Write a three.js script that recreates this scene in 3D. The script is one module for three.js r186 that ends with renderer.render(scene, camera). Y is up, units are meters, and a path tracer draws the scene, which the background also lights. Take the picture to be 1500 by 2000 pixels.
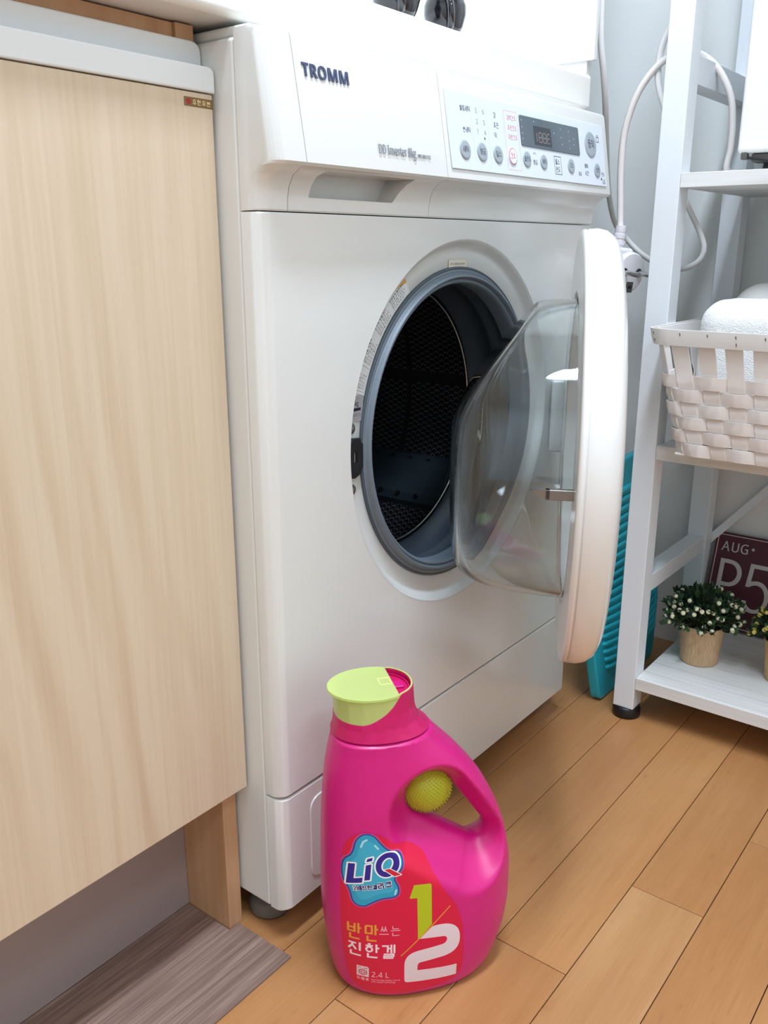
import * as THREE from 'three';
import { RoundedBoxGeometry } from 'three/addons/geometries/RoundedBoxGeometry.js';
import { TextGeometry } from 'three/addons/geometries/TextGeometry.js';
import { FontLoader } from 'three/addons/loaders/FontLoader.js';
import { mergeGeometries, mergeVertices, toCreasedNormals } from 'three/addons/utils/BufferGeometryUtils.js';
import { RectAreaLightUniformsLib } from 'three/addons/lights/RectAreaLightUniformsLib.js';
import { Brush, Evaluator, SUBTRACTION } from 'three-bvh-csg';

// ---------------------------------------------------------------- camera, light, exposure
const scene = new THREE.Scene();
scene.background = new THREE.Color(0x222222);
const camera = new THREE.PerspectiveCamera(60.03, 0.75, 0.02, 20);
camera.position.set(-0.7925, 0.6422, 0.52);
camera.lookAt(-0.7925 + 0.7567645, 0.6422 - 0.28617965, 0.52 - 0.58771481);
camera.updateMatrixWorld();
const renderer = new THREE.WebGLRenderer({ antialias: true });
renderer.toneMapping = THREE.LinearToneMapping;
renderer.toneMappingExposure = 1.07;
renderer.shadowMap.enabled = true;
RectAreaLightUniformsLib.init();
const LAMP = { x: -0.42, y: 2.27, z: 0.42, w: 0.9, d: 0.16, power: 66 };
const FILL = { x: -1.0, y: 2.27, z: 1.45, w: 0.9, d: 0.3, power: 13 };

// ---------------------------------------------------------------- helpers
const V = (x, y, z) => new THREE.Vector3(x, y, z);
const RAD = Math.PI / 180;
let rs = 12345;
const rnd = () => { rs = (rs * 1664525 + 1013904223) >>> 0; return rs / 4294967296; };
const rr = (a, b) => a + (b - a) * rnd();
const clamp = (x, a, b) => Math.min(b, Math.max(a, x));
const sstep = (a, b, x) => { const t = clamp((x - a) / (b - a), 0, 1); return t * t * (3 - 2 * t); };
const lerp = (a, b, t) => a + (b - a) * t;
const col = (h) => new THREE.Color(h);
function std(color, roughness = 0.5, metalness = 0, extra = {}) {
  return new THREE.MeshStandardMaterial({ color: typeof color === 'string' || typeof color === 'number' ? col(color) : color, roughness, metalness, ...extra });
}
function phys(color, roughness, extra = {}) { return new THREE.MeshPhysicalMaterial({ color: col(color), roughness, ...extra }); }
const used = {};
function numbered(n) { used[n] = (used[n] ?? -1) + 1; return used[n] ? n + '_' + String(used[n]).padStart(3, '0') : n; }
function thing(name, label, category, pos = [0, 0, 0], group) {
  const o = new THREE.Group(); o.name = numbered(name); o.position.set(...pos); scene.add(o);
  o.userData = { label, category }; if (group) o.userData.group = group;
  return o;
}
function part(name, geo, mat, parent, label) {
  const m = new THREE.Mesh(geo, mat); m.castShadow = m.receiveShadow = true;
  m.name = name;
  const same = parent.children.filter((c) => c.name.replace(/_\d{3}$/, '') === name).length;
  if (same) m.name = name + '_' + String(same).padStart(3, '0');
  parent.add(m); if (label) m.userData.label = label;
  return m;
}
function single(name, geo, mat, label, category, group) {
  const m = new THREE.Mesh(geo, mat); m.castShadow = m.receiveShadow = true; m.name = numbered(name); scene.add(m);
  m.userData = { label, category }; if (group) m.userData.group = group; return m;
}
function struct(name, geo, mat) {
  const m = geo ? new THREE.Mesh(geo, mat) : new THREE.Group(); m.castShadow = m.receiveShadow = true; m.name = name; m.userData = { kind: 'structure' }; scene.add(m); return m;
}
const box = (x0, x1, y0, y1, z0, z1) => { const g = new THREE.BoxGeometry(x1 - x0, y1 - y0, z1 - z0); g.translate((x0 + x1) / 2, (y0 + y1) / 2, (z0 + z1) / 2); return g; };
const rbox = (x0, x1, y0, y1, z0, z1, r = 0.003, s = 2) => { const g = new RoundedBoxGeometry(x1 - x0, y1 - y0, z1 - z0, s, r); g.translate((x0 + x1) / 2, (y0 + y1) / 2, (z0 + z1) / 2); return g; };
const merge = (l) => mergeGeometries(l.map((g) => { const q = g.index ? g.toNonIndexed() : g; for (const k of Object.keys(q.attributes)) if (!['position', 'normal', 'uv'].includes(k)) q.deleteAttribute(k); q.clearGroups?.(); return q; }));
// uv in metres from the dominant axis of each triangle
function metricUV(geo, ax = null) {
  const g = geo.index ? geo.toNonIndexed() : geo; const p = g.attributes.position; const uv = new Float32Array(p.count * 2);
  const a = V(0, 0, 0), b = V(0, 0, 0), c = V(0, 0, 0), n = V(0, 0, 0);
  for (let i = 0; i < p.count; i += 3) {
    a.fromBufferAttribute(p, i); b.fromBufferAttribute(p, i + 1); c.fromBufferAttribute(p, i + 2);
    n.copy(b).sub(a).cross(V(0, 0, 0).copy(c).sub(a)); const m = [Math.abs(n.x), Math.abs(n.y), Math.abs(n.z)]; const k = m.indexOf(Math.max(...m));
    [a, b, c].forEach((q, j) => { const s = k === 0 ? [q.z, q.y] : k === 1 ? [q.x, q.z] : [q.x, q.y]; uv[(i + j) * 2] = s[0]; uv[(i + j) * 2 + 1] = s[1]; });
  }
  g.setAttribute('uv', new THREE.BufferAttribute(uv, 2)); return g;
}
function loft(rings, { caps = true, crease = 35, closed = true } = {}) {
  const n = rings[0].length, pos = [];
  const q = (A, B, C) => { pos.push(A.x, A.y, A.z, B.x, B.y, B.z, C.x, C.y, C.z); };
  for (let i = 0; i < rings.length - 1; i++) for (let j = 0; j < (closed ? n : n - 1); j++) {
    const k = (j + 1) % n, A = rings[i][j], B = rings[i][k], C = rings[i + 1][k], D = rings[i + 1][j];
    q(A, B, C); q(A, C, D);
  }
  if (caps) for (const [ring, flip] of [[rings[0], true], [rings[rings.length - 1], false]]) {
    const nn = V(0, 0, 0); for (let j = 0; j < n; j++) { const A = ring[j], B = ring[(j + 1) % n]; nn.x += (A.y - B.y) * (A.z + B.z); nn.y += (A.z - B.z) * (A.x + B.x); nn.z += (A.x - B.x) * (A.y + B.y); }
    nn.normalize(); const u = Math.abs(nn.y) < 0.9 ? V(0, 1, 0).cross(nn).normalize() : V(1, 0, 0).cross(nn).normalize(); const w = nn.clone().cross(u);
    const pts = ring.map((p) => new THREE.Vector2(p.dot(u), p.dot(w)));
    for (const t of THREE.ShapeUtils.triangulateShape(pts, [])) { const [A, B, C] = t.map((i) => ring[i]); flip ? q(A, C, B) : q(A, B, C); }
  }
  const g = new THREE.BufferGeometry(); g.setAttribute('position', new THREE.Float32BufferAttribute(pos, 3));
  g.setAttribute('uv', new THREE.Float32BufferAttribute(new Float32Array(pos.length / 3 * 2), 2));
  g.computeVertexNormals();
  // keep outward orientation
  g.computeBoundingBox(); let vol = 0; for (let i = 0; i < pos.length; i += 9) vol += (pos[i] * (pos[i + 4] * pos[i + 8] - pos[i + 5] * pos[i + 7]) - pos[i + 1] * (pos[i + 3] * pos[i + 8] - pos[i + 5] * pos[i + 6]) + pos[i + 2] * (pos[i + 3] * pos[i + 7] - pos[i + 4] * pos[i + 6]));
  if (vol < 0 && caps) { const p = g.attributes.position; for (let i = 0; i < p.count; i += 3) { const a = [p.getX(i + 1), p.getY(i + 1), p.getZ(i + 1)], b = [p.getX(i + 2), p.getY(i + 2), p.getZ(i + 2)]; p.setXYZ(i + 1, ...b); p.setXYZ(i + 2, ...a); } g.computeVertexNormals(); }
  return toCreasedNormals(g, crease * RAD);
}
// extrude a profile given as [z, y] along x
function alongX(profile, x0, x1, rl = 0, rright = 0, crease = 35) {
  const st = [];
  const K = 7;
  if (rl) for (let i = 0; i <= K; i++) { const a = i / K * 90 * RAD; st.push([x0 + rl * (1 - Math.cos(a)), rl * (1 - Math.sin(a))]); if (i === K) st.push([x0 + rl + 0.0018, 0]); } else st.push([x0, 0]);
  if (rright) for (let i = K; i >= 0; i--) { if (i === K) st.push([x1 - rright - 0.0018, 0]); const a = i / K * 90 * RAD; st.push([x1 - rright * (1 - Math.cos(a)), rright * (1 - Math.sin(a))]); } else st.push([x1, 0]);
  return loft(st.map(([x, d]) => profile.map(([z, y, k = 1]) => V(x, y, z - d * k))), { crease });
}
const lathe = (pts, seg = 96) => { const g = new THREE.LatheGeometry(pts.map(([r, h]) => new THREE.Vector2(r, h)), seg); return g; };
const latheZ = (pts, seg = 96, sy = 1) => { const g = lathe(pts, seg); g.rotateX(Math.PI / 2); if (sy !== 1) { g.scale(1, sy, 1); g.computeVertexNormals(); } return g; };
const tube = (pts, r, seg = 64, rad = 8) => new THREE.TubeGeometry(new THREE.CatmullRomCurve3(pts.map((p) => (p.isVector3 ? p : V(...p)))), seg, r, rad, false);
const cyl = (r0, r1, h, seg = 24) => new THREE.CylinderGeometry(r0, r1, h, seg);
const ev = new Evaluator(); ev.useGroups = false; ev.attributes = ['position', 'normal', 'uv'];
function subtract(a, b) {
  const A = new Brush(a), B = new Brush(b); A.updateMatrixWorld(); B.updateMatrixWorld();
  const r = ev.evaluate(A, B, SUBTRACTION); const g = r.geometry; g.clearGroups(); return g;
}
function ptab(xs, ys) { return (x) => { if (x <= xs[0]) return ys[0]; for (let i = 1; i < xs.length; i++) if (x <= xs[i]) return lerp(ys[i - 1], ys[i], (x - xs[i - 1]) / (xs[i] - xs[i - 1])); return ys[ys.length - 1]; }; }
// smooth (monotone cubic) table
function ctab(xs, ys) {
  const n = xs.length, d = [], m = [];
  for (let i = 0; i < n - 1; i++) d.push((ys[i + 1] - ys[i]) / (xs[i + 1] - xs[i]));
  for (let i = 0; i < n; i++) m.push(i === 0 ? d[0] : i === n - 1 ? d[n - 2] : d[i - 1] * d[i] <= 0 ? 0 : 2 * d[i - 1] * d[i] / (d[i - 1] + d[i]));
  return (x) => { if (x <= xs[0]) return ys[0]; if (x >= xs[n - 1]) return ys[n - 1]; let i = 0; while (x > xs[i + 1]) i++; const h = xs[i + 1] - xs[i], t = (x - xs[i]) / h, t2 = t * t, t3 = t2 * t;
    return (2 * t3 - 3 * t2 + 1) * ys[i] + (t3 - 2 * t2 + t) * h * m[i] + (-2 * t3 + 3 * t2) * ys[i + 1] + (t3 - t2) * h * m[i + 1]; };
}
// value noise
const hash = (x, y, s) => { let h = Math.imul(x | 0, 374761393) ^ Math.imul(y | 0, 668265263) ^ Math.imul(s | 0, 1274126177); h = Math.imul(h ^ (h >>> 13), 1274126177); return ((h ^ (h >>> 16)) >>> 0) / 4294967296; };
function noise(x, y, s, px = 1e9, py = 1e9) { const xi = Math.floor(x), yi = Math.floor(y), fx = x - xi, fy = y - yi, u = fx * fx * (3 - 2 * fx), v = fy * fy * (3 - 2 * fy), w = (a, p) => ((a % p) + p) % p;
  return lerp(lerp(hash(w(xi, px), w(yi, py), s), hash(w(xi + 1, px), w(yi, py), s), u), lerp(hash(w(xi, px), w(yi + 1, py), s), hash(w(xi + 1, px), w(yi + 1, py), s), u), v); }
const fbm = (x, y, s, o = 4) => { let a = 0, k = 0.5, t = 0; for (let i = 0; i < o; i++) { a += k * noise(x, y, s + i * 17); t += k; x *= 2.03; y *= 2.03; k *= 0.5; } return a / t; };
function dataTex(w, h, f, srgb = true) {
  const d = new Uint8Array(w * h * 4);
  for (let y = 0; y < h; y++) for (let x = 0; x < w; x++) { const c = f(x / w, y / h), i = (y * w + x) * 4; d[i] = clamp(c[0], 0, 255); d[i + 1] = clamp(c[1], 0, 255); d[i + 2] = clamp(c[2], 0, 255); d[i + 3] = c[3] ?? 255; }
  const t = new THREE.DataTexture(d, w, h); t.wrapS = t.wrapT = THREE.RepeatWrapping; t.magFilter = THREE.LinearFilter; t.minFilter = THREE.LinearMipmapLinearFilter; t.generateMipmaps = true; if (srgb) t.colorSpace = THREE.SRGBColorSpace; t.needsUpdate = true; return t;
}
function canvasTex(w, h, draw) { const c = document.createElement('canvas'); c.width = w; c.height = h; draw(c.getContext('2d'), w, h); const t = new THREE.CanvasTexture(c); t.colorSpace = THREE.SRGBColorSpace; t.anisotropy = 8; return t; }
const mix3 = (a, b, t) => [lerp(a[0], b[0], t), lerp(a[1], b[1], t), lerp(a[2], b[2], t)];

// Hangul drawn from strokes (the fonts at hand hold none)
const JA = { 'ㄱ': [[0, .1, 1, .1, .95, 1]], 'ㄴ': [[.05, 0, .05, .9, 1, .9]], 'ㄷ': [[1, .1, .05, .1, .05, .9, 1, .9]], 'ㄹ': [[0, .05, 1, .05, 1, .5, .05, .5, .05, .95, 1, .95]], 'ㅁ': [[.05, .08, .95, .08, .95, .92, .05, .92, .05, .08]],
  'ㅂ': [[.05, 0, .05, .95, .95, .95, .95, 0], [.05, .5, .95, .5]], 'ㅅ': [[.5, 0, .5, .3, 0, 1], [.5, .35, 1, 1]], 'ㅇ': ['o'], 'ㅈ': [[0, .1, 1, .1], [.5, .1, .5, .4, 0, 1], [.5, .42, 1, 1]], 'ㅊ': [[.3, -.1, .7, -.1], [0, .18, 1, .18], [.5, .18, .5, .45, 0, 1], [.5, .45, 1, 1]],
  'ㅋ': [[0, .05, 1, .05, .95, 1], [0, .5, .95, .5]], 'ㅌ': [[1, .05, .05, .05, .05, .95, 1, .95], [.05, .5, .9, .5]], 'ㅍ': [[0, .05, 1, .05], [.3, .05, .3, .95], [.7, .05, .7, .95], [0, .95, 1, .95]], 'ㅎ': [[.3, -.08, .7, -.08], [0, .16, 1, .16], 'h'] };
const CHO = 'ㄱ,ㄱㄱ,ㄴ,ㄷ,ㄷㄷ,ㄹ,ㅁ,ㅂ,ㅂㅂ,ㅅ,ㅅㅅ,ㅇ,ㅈ,ㅈㅈ,ㅊ,ㅋ,ㅌ,ㅍ,ㅎ'.split(',');
const JONG = ',ㄱ,ㄱㄱ,ㄱㅅ,ㄴ,ㄴㅈ,ㄴㅎ,ㄷ,ㄹ,ㄹㄱ,ㄹㅁ,ㄹㅂ,ㄹㅅ,ㄹㅌ,ㄹㅍ,ㄹㅎ,ㅁ,ㅂ,ㅂㅅ,ㅅ,ㅅㅅ,ㅇ,ㅈ,ㅊ,ㅋ,ㅌ,ㅍ,ㅎ'.split(',');
const VOW = ['|>', '|>|', '|>>', '|>>|', '<|', '<||', '<<|', '<<||', '^', '^|>', '^|>|', '^|', '^^', 'v', 'v<|', 'v<||', 'v|', 'vv', '_', '_|', '|'];
function hangul(ctx, text, x, y, w, h, gap, lw) {
  ctx.lineWidth = lw; ctx.lineCap = 'butt'; ctx.lineJoin = 'miter';
  const jamo = (j, X, Y, W, H) => { const list = [...j]; list.forEach((c, i) => { const w1 = W / list.length * (list.length > 1 ? 0.9 : 1), x1 = X + i * W / list.length; for (const s of JA[c]) { ctx.beginPath(); if (s === 'o') ctx.ellipse(x1 + w1 / 2, Y + H / 2, w1 * 0.46, H * 0.48, 0, 0, 7); else if (s === 'h') ctx.ellipse(x1 + w1 / 2, Y + H * 0.66, w1 * 0.4, H * 0.32, 0, 0, 7); else for (let k = 0; k < s.length; k += 2) ctx[k ? 'lineTo' : 'moveTo'](x1 + s[k] * w1, Y + s[k + 1] * H); ctx.stroke(); } }); };
  const line = (...p) => { ctx.beginPath(); ctx.moveTo(p[0], p[1]); ctx.lineTo(p[2], p[3]); ctx.stroke(); };
  for (const ch of text) {
    if (ch === ' ') { x += w * 0.4; continue; }
    const k = ch.charCodeAt(0) - 0xac00, c = CHO[Math.floor(k / 588)], v = Math.floor(k % 588 / 28), f = JONG[k % 28], vs = VOW[v];
    const top = f ? h * 0.6 : h, horiz = '^v_'.includes(vs[0]);
    if (!horiz) {
      const dbl = vs.endsWith('||') || vs === '|>|';
      jamo(c, x + w * 0.04, y + h * 0.04, w * (dbl ? 0.42 : 0.5), top * 0.85);
      let vx = x + w * (dbl ? 0.7 : 0.78); const y0 = y, y1 = y + top;
      line(vx, y0, vx, y1); if (dbl) line(x + w * 0.92, y0, x + w * 0.92, y1);
      if (vs.includes('>')) line(vx, y0 + top * 0.45, vx + w * (dbl ? 0.22 : 0.2), y0 + top * 0.45);
      if (vs.includes('<')) line(vx - w * 0.22, y0 + top * 0.45, vx, y0 + top * 0.45);
    } else {
      jamo(c, x + w * 0.18, y + h * 0.03, w * 0.62, top * 0.5);
      const hy = y + top * 0.78; line(x, hy, x + w * 0.96, hy);
      const st = [...vs].filter((q) => q === vs[0]).length, up = vs[0] === '^';
      if (vs[0] !== '_') for (let i = 0; i < st; i++) { const sx = x + w * (st === 1 ? 0.48 : 0.33 + 0.3 * i); line(sx, hy, sx, hy + (up ? -1 : 1) * top * 0.2); }
    }
    if (f) jamo(f, x + w * 0.16, y + h * 0.66, w * 0.7, h * 0.3);
    x += w + gap;
  }
}

// ---------------------------------------------------------------- materials
const mapleTex = dataTex(1024, 1024, (u, v) => {
  const bend = fbm(u * 3, v * 1.3, 5, 3) * 0.9, g = fbm(u * 26 + bend * 5, v * 2.2, 11, 4), f = fbm(u * 190, v * 7, 31, 2), s = Math.pow(0.5 + 0.5 * Math.sin((u * 9 + bend * 3.4) * 6.283), 3);
  return mix3([224, 205, 178], [206, 181, 149], clamp(0.45 * (g - 0.35) * 1.5 + 0.2 * s + 0.5 * (f - 0.5) + 0.55 * Math.pow(noise(u * 48 + bend * 9, v * 1.6, 37), 5), 0, 1));
});
const orangeTex = dataTex(256, 512, (u, v) => { const g = fbm(u * 14, v * 1.5, 71, 4), f = fbm(u * 90, v * 5, 72, 2); return mix3([214, 172, 132], [188, 140, 100], clamp(g * 0.9 + 0.35 * (f - 0.5), 0, 1)); });
const plankTex = [3, 8, 15].map((s) => dataTex(1024, 128, (u, v) => {
  const g = fbm(u * 3.2, v * 5 + fbm(u * 2, v, s + 3, 2) * 3, s, 4), f = fbm(u * 24, v * 60, s + 5, 3), b = fbm(u * 5, v * 1.2, s + 9, 3), k = Math.pow(noise(u * 46, v * 24, s + 21), 14);
  const c = mix3([198, 153, 107], [172, 123, 79], clamp(g * 0.55 + 0.4 * (f - 0.4) + (b - 0.5) * 0.7, 0, 1)); return mix3(c, [140, 96, 66], k * 0.25);
}));
const matTex = dataTex(512, 512, (u, v) => { const g = fbm(u * 4, v * 110, 91, 3), f = fbm(u * 14, v * 250, 92, 2), b = fbm(u * 2, v * 9, 97, 2); const c = mix3([122, 97, 86], [164, 139, 124], clamp((g - 0.5) * 0.8 + 0.45 + (f - 0.5) * 1.2 + (b - 0.5) * 0.3, 0, 1)); return c; });
const whiteWoodTex = dataTex(256, 512, (u, v) => { const f = fbm(u * 60, v * 3, 44, 3), g = fbm(u * 9, v * 2, 45, 3), k = Math.pow(fbm(u * 110, v * 6, 46, 2), 5); return mix3([236, 237, 234], [196, 190, 183], clamp((f - 0.5) * 0.6 + (g - 0.5) * 0.5 + 0.15 + k, 0, 1)); });
const kraftTex = dataTex(256, 256, (u, v) => { const f = fbm(u * 70, v * 50, 61, 3), g = fbm(u * 6, v * 20, 62, 3); return mix3([214, 182, 142], [176, 142, 104], clamp((f - 0.5) + g * 0.6, 0, 1)); });
const paintTex = dataTex(256, 256, (u, v) => { const f = fbm(u * 9, v * 9, 51, 4); return mix3([240, 242, 239], [230, 232, 229], f); });
const fuzzTex = dataTex(256, 256, (u, v) => { const f = fbm(u * 60, v * 60, 55, 3) * 255; return [f, f, f]; }, false);
const rep = (t, x, y, ox = 0, oy = 0) => { const c = t.clone(); c.repeat.set(x, y); c.offset.set(ox, oy); c.needsUpdate = true; return c; };

const M = {
  maple: std('#ffffff', 0.5, 0, { map: rep(mapleTex, 1.9, 1.25, 0.1, 0.05) }),
  orange: std('#ffffff', 0.6, 0, { map: rep(orangeTex, 3, 1.6) }),
  vinyl: std('#ffffff', 0.55, 0, { map: rep(matTex, 1.5, 3.0) }),
  washer: phys('#e9eae6', 0.26, { clearcoat: 0.35, clearcoatRoughness: 0.12 }),
  washer2: std('#e6e6e1', 0.34),
  seam: std('#3a3a38', 0.8),
  alu: std('#f1f5f5', 0.5, 0),
  toe: std('#a89a95', 0.4, 0.15),
  white: phys('#f1f1ee', 0.22, { clearcoat: 0.3, clearcoatRoughness: 0.1 }),
  counter: std('#f3f1ea', 0.35),
  rubber: std('#74808a', 0.48), rubberDark: std('#4a555c', 0.55),
  steel: std('#c9c9c6', 0.22, 1), steelDark: std('#45484e', 0.34, 0.85),
  black: std('#16161a', 0.4), blackGloss: phys('#15141d', 0.12, { clearcoat: 1, clearcoatRoughness: 0.04 }),
  glass: phys('#f2f6f6', 0.015, { transmission: 1, thickness: 0.004, ior: 1.5, attenuationColor: col('#cfe0e0'), attenuationDistance: 0.12 }),
  pane: phys('#dfe4e4', 0.02, { transmission: 1, thickness: 0, ior: 1.5 }),
  post: std('#e9edf0', 0.38), shelf: std('#ffffff', 0.6, 0, { map: rep(whiteWoodTex, 3.2, 1.6) }),
  shelfEdge: std('#ffffff', 0.6, 0, { map: rep(whiteWoodTex, 6, 2.2) }),
  cord: std('#f2f0ee', 0.4), cord2: std('#ece5e0', 0.45), plug: std('#ece8ec', 0.35),
  teal: std('#27b8cc', 0.4), teal2: std('#2dc2d6', 0.36),
  basket: std('#efe6de', 0.7), basketRim: std('#efece7', 0.62), staple: std('#77726c', 0.4, 0.7),
  towel: std('#f4f4f1', 0.98, 0, { bumpMap: rep(fuzzTex, 16, 16), bumpScale: 0.0007 }),
  maroon: std('#4a1020', 0.45), plateWhite: std('#c9c2bd', 0.5),
  kraft: std('#ffffff', 0.85, 0, { map: rep(kraftTex, 2, 1) }), soil: std('#2a1e15', 0.95),
  leaf: std('#365533', 0.6, 0, { side: THREE.DoubleSide }), leafDark: std('#233a25', 0.65, 0, { side: THREE.DoubleSide }), stem: std('#46552c', 0.7),
  berryWhite: std('#efecc9', 0.45), berryYellow: std('#e3d36a', 0.45),
  pink: phys('#d8147e', 0.36, { clearcoat: 0.25, clearcoatRoughness: 0.35, sheen: 0.25, sheenColor: col('#ff4fc0'), sheenRoughness: 0.5 }),
  pinkCap: phys('#cf1466', 0.4),
  lime: phys('#ebf9a6', 0.42, { transmission: 0.5, thickness: 0 }),
  ball: std('#bfc230', 0.55),
  wall: std('#ffffff', 0.85, 0, { map: rep(paintTex, 1.5, 1.5) }), ceiling: std('#f2f2ee', 0.9),
};

// ---------------------------------------------------------------- the room
const XR = 0.6, XL = -2.1, ZB = -0.62, ZF = 2.2, H = 2.35;
const floor = struct('floor');
part('subfloor', box(XL, XR, -0.1, -0.0082, ZB, ZF), std('#5a4030', 0.9), floor).userData.kind = 'structure';
const PW = 0.0752, PZ0 = 0.0216, PL = 0.9, plankMats = [];
for (const t of plankTex) for (const c of ['#fffaf2', '#f3e4d4', '#fbeedd']) plankMats.push(std(c, 0.34, 0, { map: t, bumpMap: t, bumpScale: 0.0002 }));
const plankCache = {};
function plankGeo(len, w) {
  const key = len.toFixed(3) + w.toFixed(3); if (plankCache[key]) return plankCache[key];
  const a = len / 2 - 0.0004, b = w / 2 - 0.0004, c = 0.0005, h = 0.008;
  const lo = [V(-a, -h, -b), V(a, -h, -b), V(a, -h, b), V(-a, -h, b)], mi = lo.map((p) => V(p.x, -c, p.z)), hi = [V(-a + c, 0, -b + c), V(a - c, 0, -b + c), V(a - c, 0, b - c), V(-a + c, 0, b - c)];
  const g = loft([lo, mi, hi], { crease: 10 }); const p = g.attributes.position, uv = g.attributes.uv;
  for (let i = 0; i < p.count; i++) uv.setXY(i, (p.getX(i) + len / 2) / PL, (p.getZ(i) + w / 2) / PW);
  return plankCache[key] = g;
}
for (let k = -9; k <= 27; k++) {
  const z0 = Math.max(ZB, PZ0 + k * PW), z1 = Math.min(ZF, PZ0 + (k + 1) * PW); if (z1 - z0 < 0.01) continue;
  let j = -0.168 + 0.151 * (k - 2); while (j > XL) j -= PL; while (j < XL - PL) j += PL;
  for (; j < XR; j += PL) {
    const a = Math.max(XL, j), b = Math.min(XR, j + PL); if (b - a < 0.01) continue;
    const m = part('plank', plankGeo(b - a, z1 - z0), plankMats[Math.floor(hash(k, Math.round(j * 10), 4) * 9)], floor); m.position.set((a + b) / 2, 0, (z0 + z1) / 2);
  }
}
struct('wall_right', box(XR, XR + 0.1, -0.1, H, ZB - 0.1, ZF + 0.1), M.wall);
struct('wall_left', box(XL - 0.1, XL, -0.1, H, ZB - 0.1, ZF + 0.1), M.wall);
struct('wall_back', box(XL, XR, -0.1, H, ZB - 0.1, ZB), M.wall);
struct('wall_front', box(XL, XR, -0.1, H, ZF, ZF + 0.1), M.wall);
struct('ceiling', box(XL - 0.1, XR + 0.1, H, H + 0.1, ZB - 0.1, ZF + 0.1), M.ceiling);
const partition = struct('wall_partition', box(0.291, 0.302, 0.8, H, ZB, -0.011), M.white);
part('tile_panel', rbox(0.2885, 0.297, 0.8575, H, ZB, -0.001, 0.0012), M.white, partition).userData.kind = 'structure';

// ceiling lamps
function lamp(L, label) {
  const t = thing('ceiling_lamp', label, 'lamp', [L.x, L.y, L.z]);
  part('housing', rbox(-L.w / 2 - 0.02, L.w / 2 + 0.02, 0.01, H - L.y - 0.0005, -L.d / 2 - 0.02, L.d / 2 + 0.02, 0.006), M.white, t);
  part('diffuser', rbox(-L.w / 2, L.w / 2, -0.004, 0.012, -L.d / 2, L.d / 2, 0.004), std('#ffffff', 0.6, 0, { emissive: col('#f2f8ff'), emissiveIntensity: 2.5 }), t);
  const l = new THREE.RectAreaLight(new THREE.Color().setRGB(0.86, 0.985, 1.16), L.power, L.w, L.d); l.position.set(0, -0.008, 0); l.rotation.x = -Math.PI / 2; l.name = 'lamp_light'; t.add(l);
}
lamp(LAMP, 'slim white ceiling lamp above the washing machine, outside the picture');
lamp(FILL, 'wide white ceiling lamp behind the viewer, outside the picture');

// ---------------------------------------------------------------- counter, cabinet, mat
{
  const t = thing('countertop', 'long white worktop running over the wooden cabinet and the washing machine', 'worktop');
  part('slab', rbox(-1.9, 0.286, 0.8, 0.841, ZB + 0.001, 0.0, 0.006, 3), M.counter, t);
}
{
  const t = thing('base_cabinet', 'maple kitchen base cabinet with a grey metal handle rail, left of the washer', 'cabinet');
  part('side_panel', metricUV(box(-0.320, -0.3035, 0.0, 0.7985, -0.6, -0.0385)), M.orange, t, 'orange wood end panel reaching the floor');
  part('top_rail', metricUV(box(-1.6, -0.3205, 0.755, 0.7985, -0.06, -0.0415)), M.orange, t, 'orange wood rail under the worktop');
  part('carcass', box(-1.6, -0.3205, 0.166, 0.754, -0.6, -0.0415), std('#c9b59a', 0.7), t);
  part('toe_kick', box(-1.6, -0.3205, 0.0025, 0.1655, -0.116, -0.098), M.toe, t, 'grey metal plinth');
  const door = part('door', metricUV(rbox(-0.8, -0.3030, 0.1605, 0.7505, -0.0395, -0.0215, 0.0012)), M.maple, t);
  part('door', metricUV(rbox(-1.3, -0.8025, 0.1605, 0.7505, -0.0395, -0.0215, 0.0012)), M.maple, t);
  // handle rail: a low proud lip and a set-back upper flange with rounded ends
  const plate = (x0, x1, y0, y1, r, z0, d) => { const s = new THREE.Shape(); s.moveTo(x0, y0); s.lineTo(x1, y0); s.lineTo(x1, y1 - r); s.quadraticCurveTo(x1, y1, x1 - r, y1); s.lineTo(x0, y1); const g = new THREE.ExtrudeGeometry(s, { depth: d, bevelEnabled: true, bevelSize: 0.0012, bevelThickness: 0.0012, bevelOffset: -0.0012, bevelSegments: 2, curveSegments: 8 }); g.translate(0, 0, z0); return g; };
  part('handle_rail', merge([plate(-0.8, -0.3015, 0.7512, 0.7688, 0.006, -0.034, 0.013), plate(-0.8, -0.3005, 0.762, 0.7875, 0.009, -0.0405, 0.005)]), M.alu, t, 'grey metal handle rail');
  const st = canvasTex(256, 64, (c, w, h) => { c.fillStyle = '#8a6a3c'; c.fillRect(0, 0, w, h); c.strokeStyle = '#6b4f2a'; c.lineWidth = 6; c.strokeRect(0, 0, w, h); c.fillStyle = '#a8322f'; c.beginPath(); c.arc(38, 32, 22, 0, 7); c.fill(); c.strokeStyle = '#e6d3a0'; hangul(c, '우현오븐', 74, 14, 36, 36, 6, 6); });
  part('sticker', (() => { const g = new THREE.PlaneGeometry(0.0272, 0.0062); g.translate(-0.3168, 0.7436, -0.02135); return g; })(), std('#ffffff', 0.4, 0, { map: st }), door, 'small brown sticker with a red dot');
}
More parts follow.
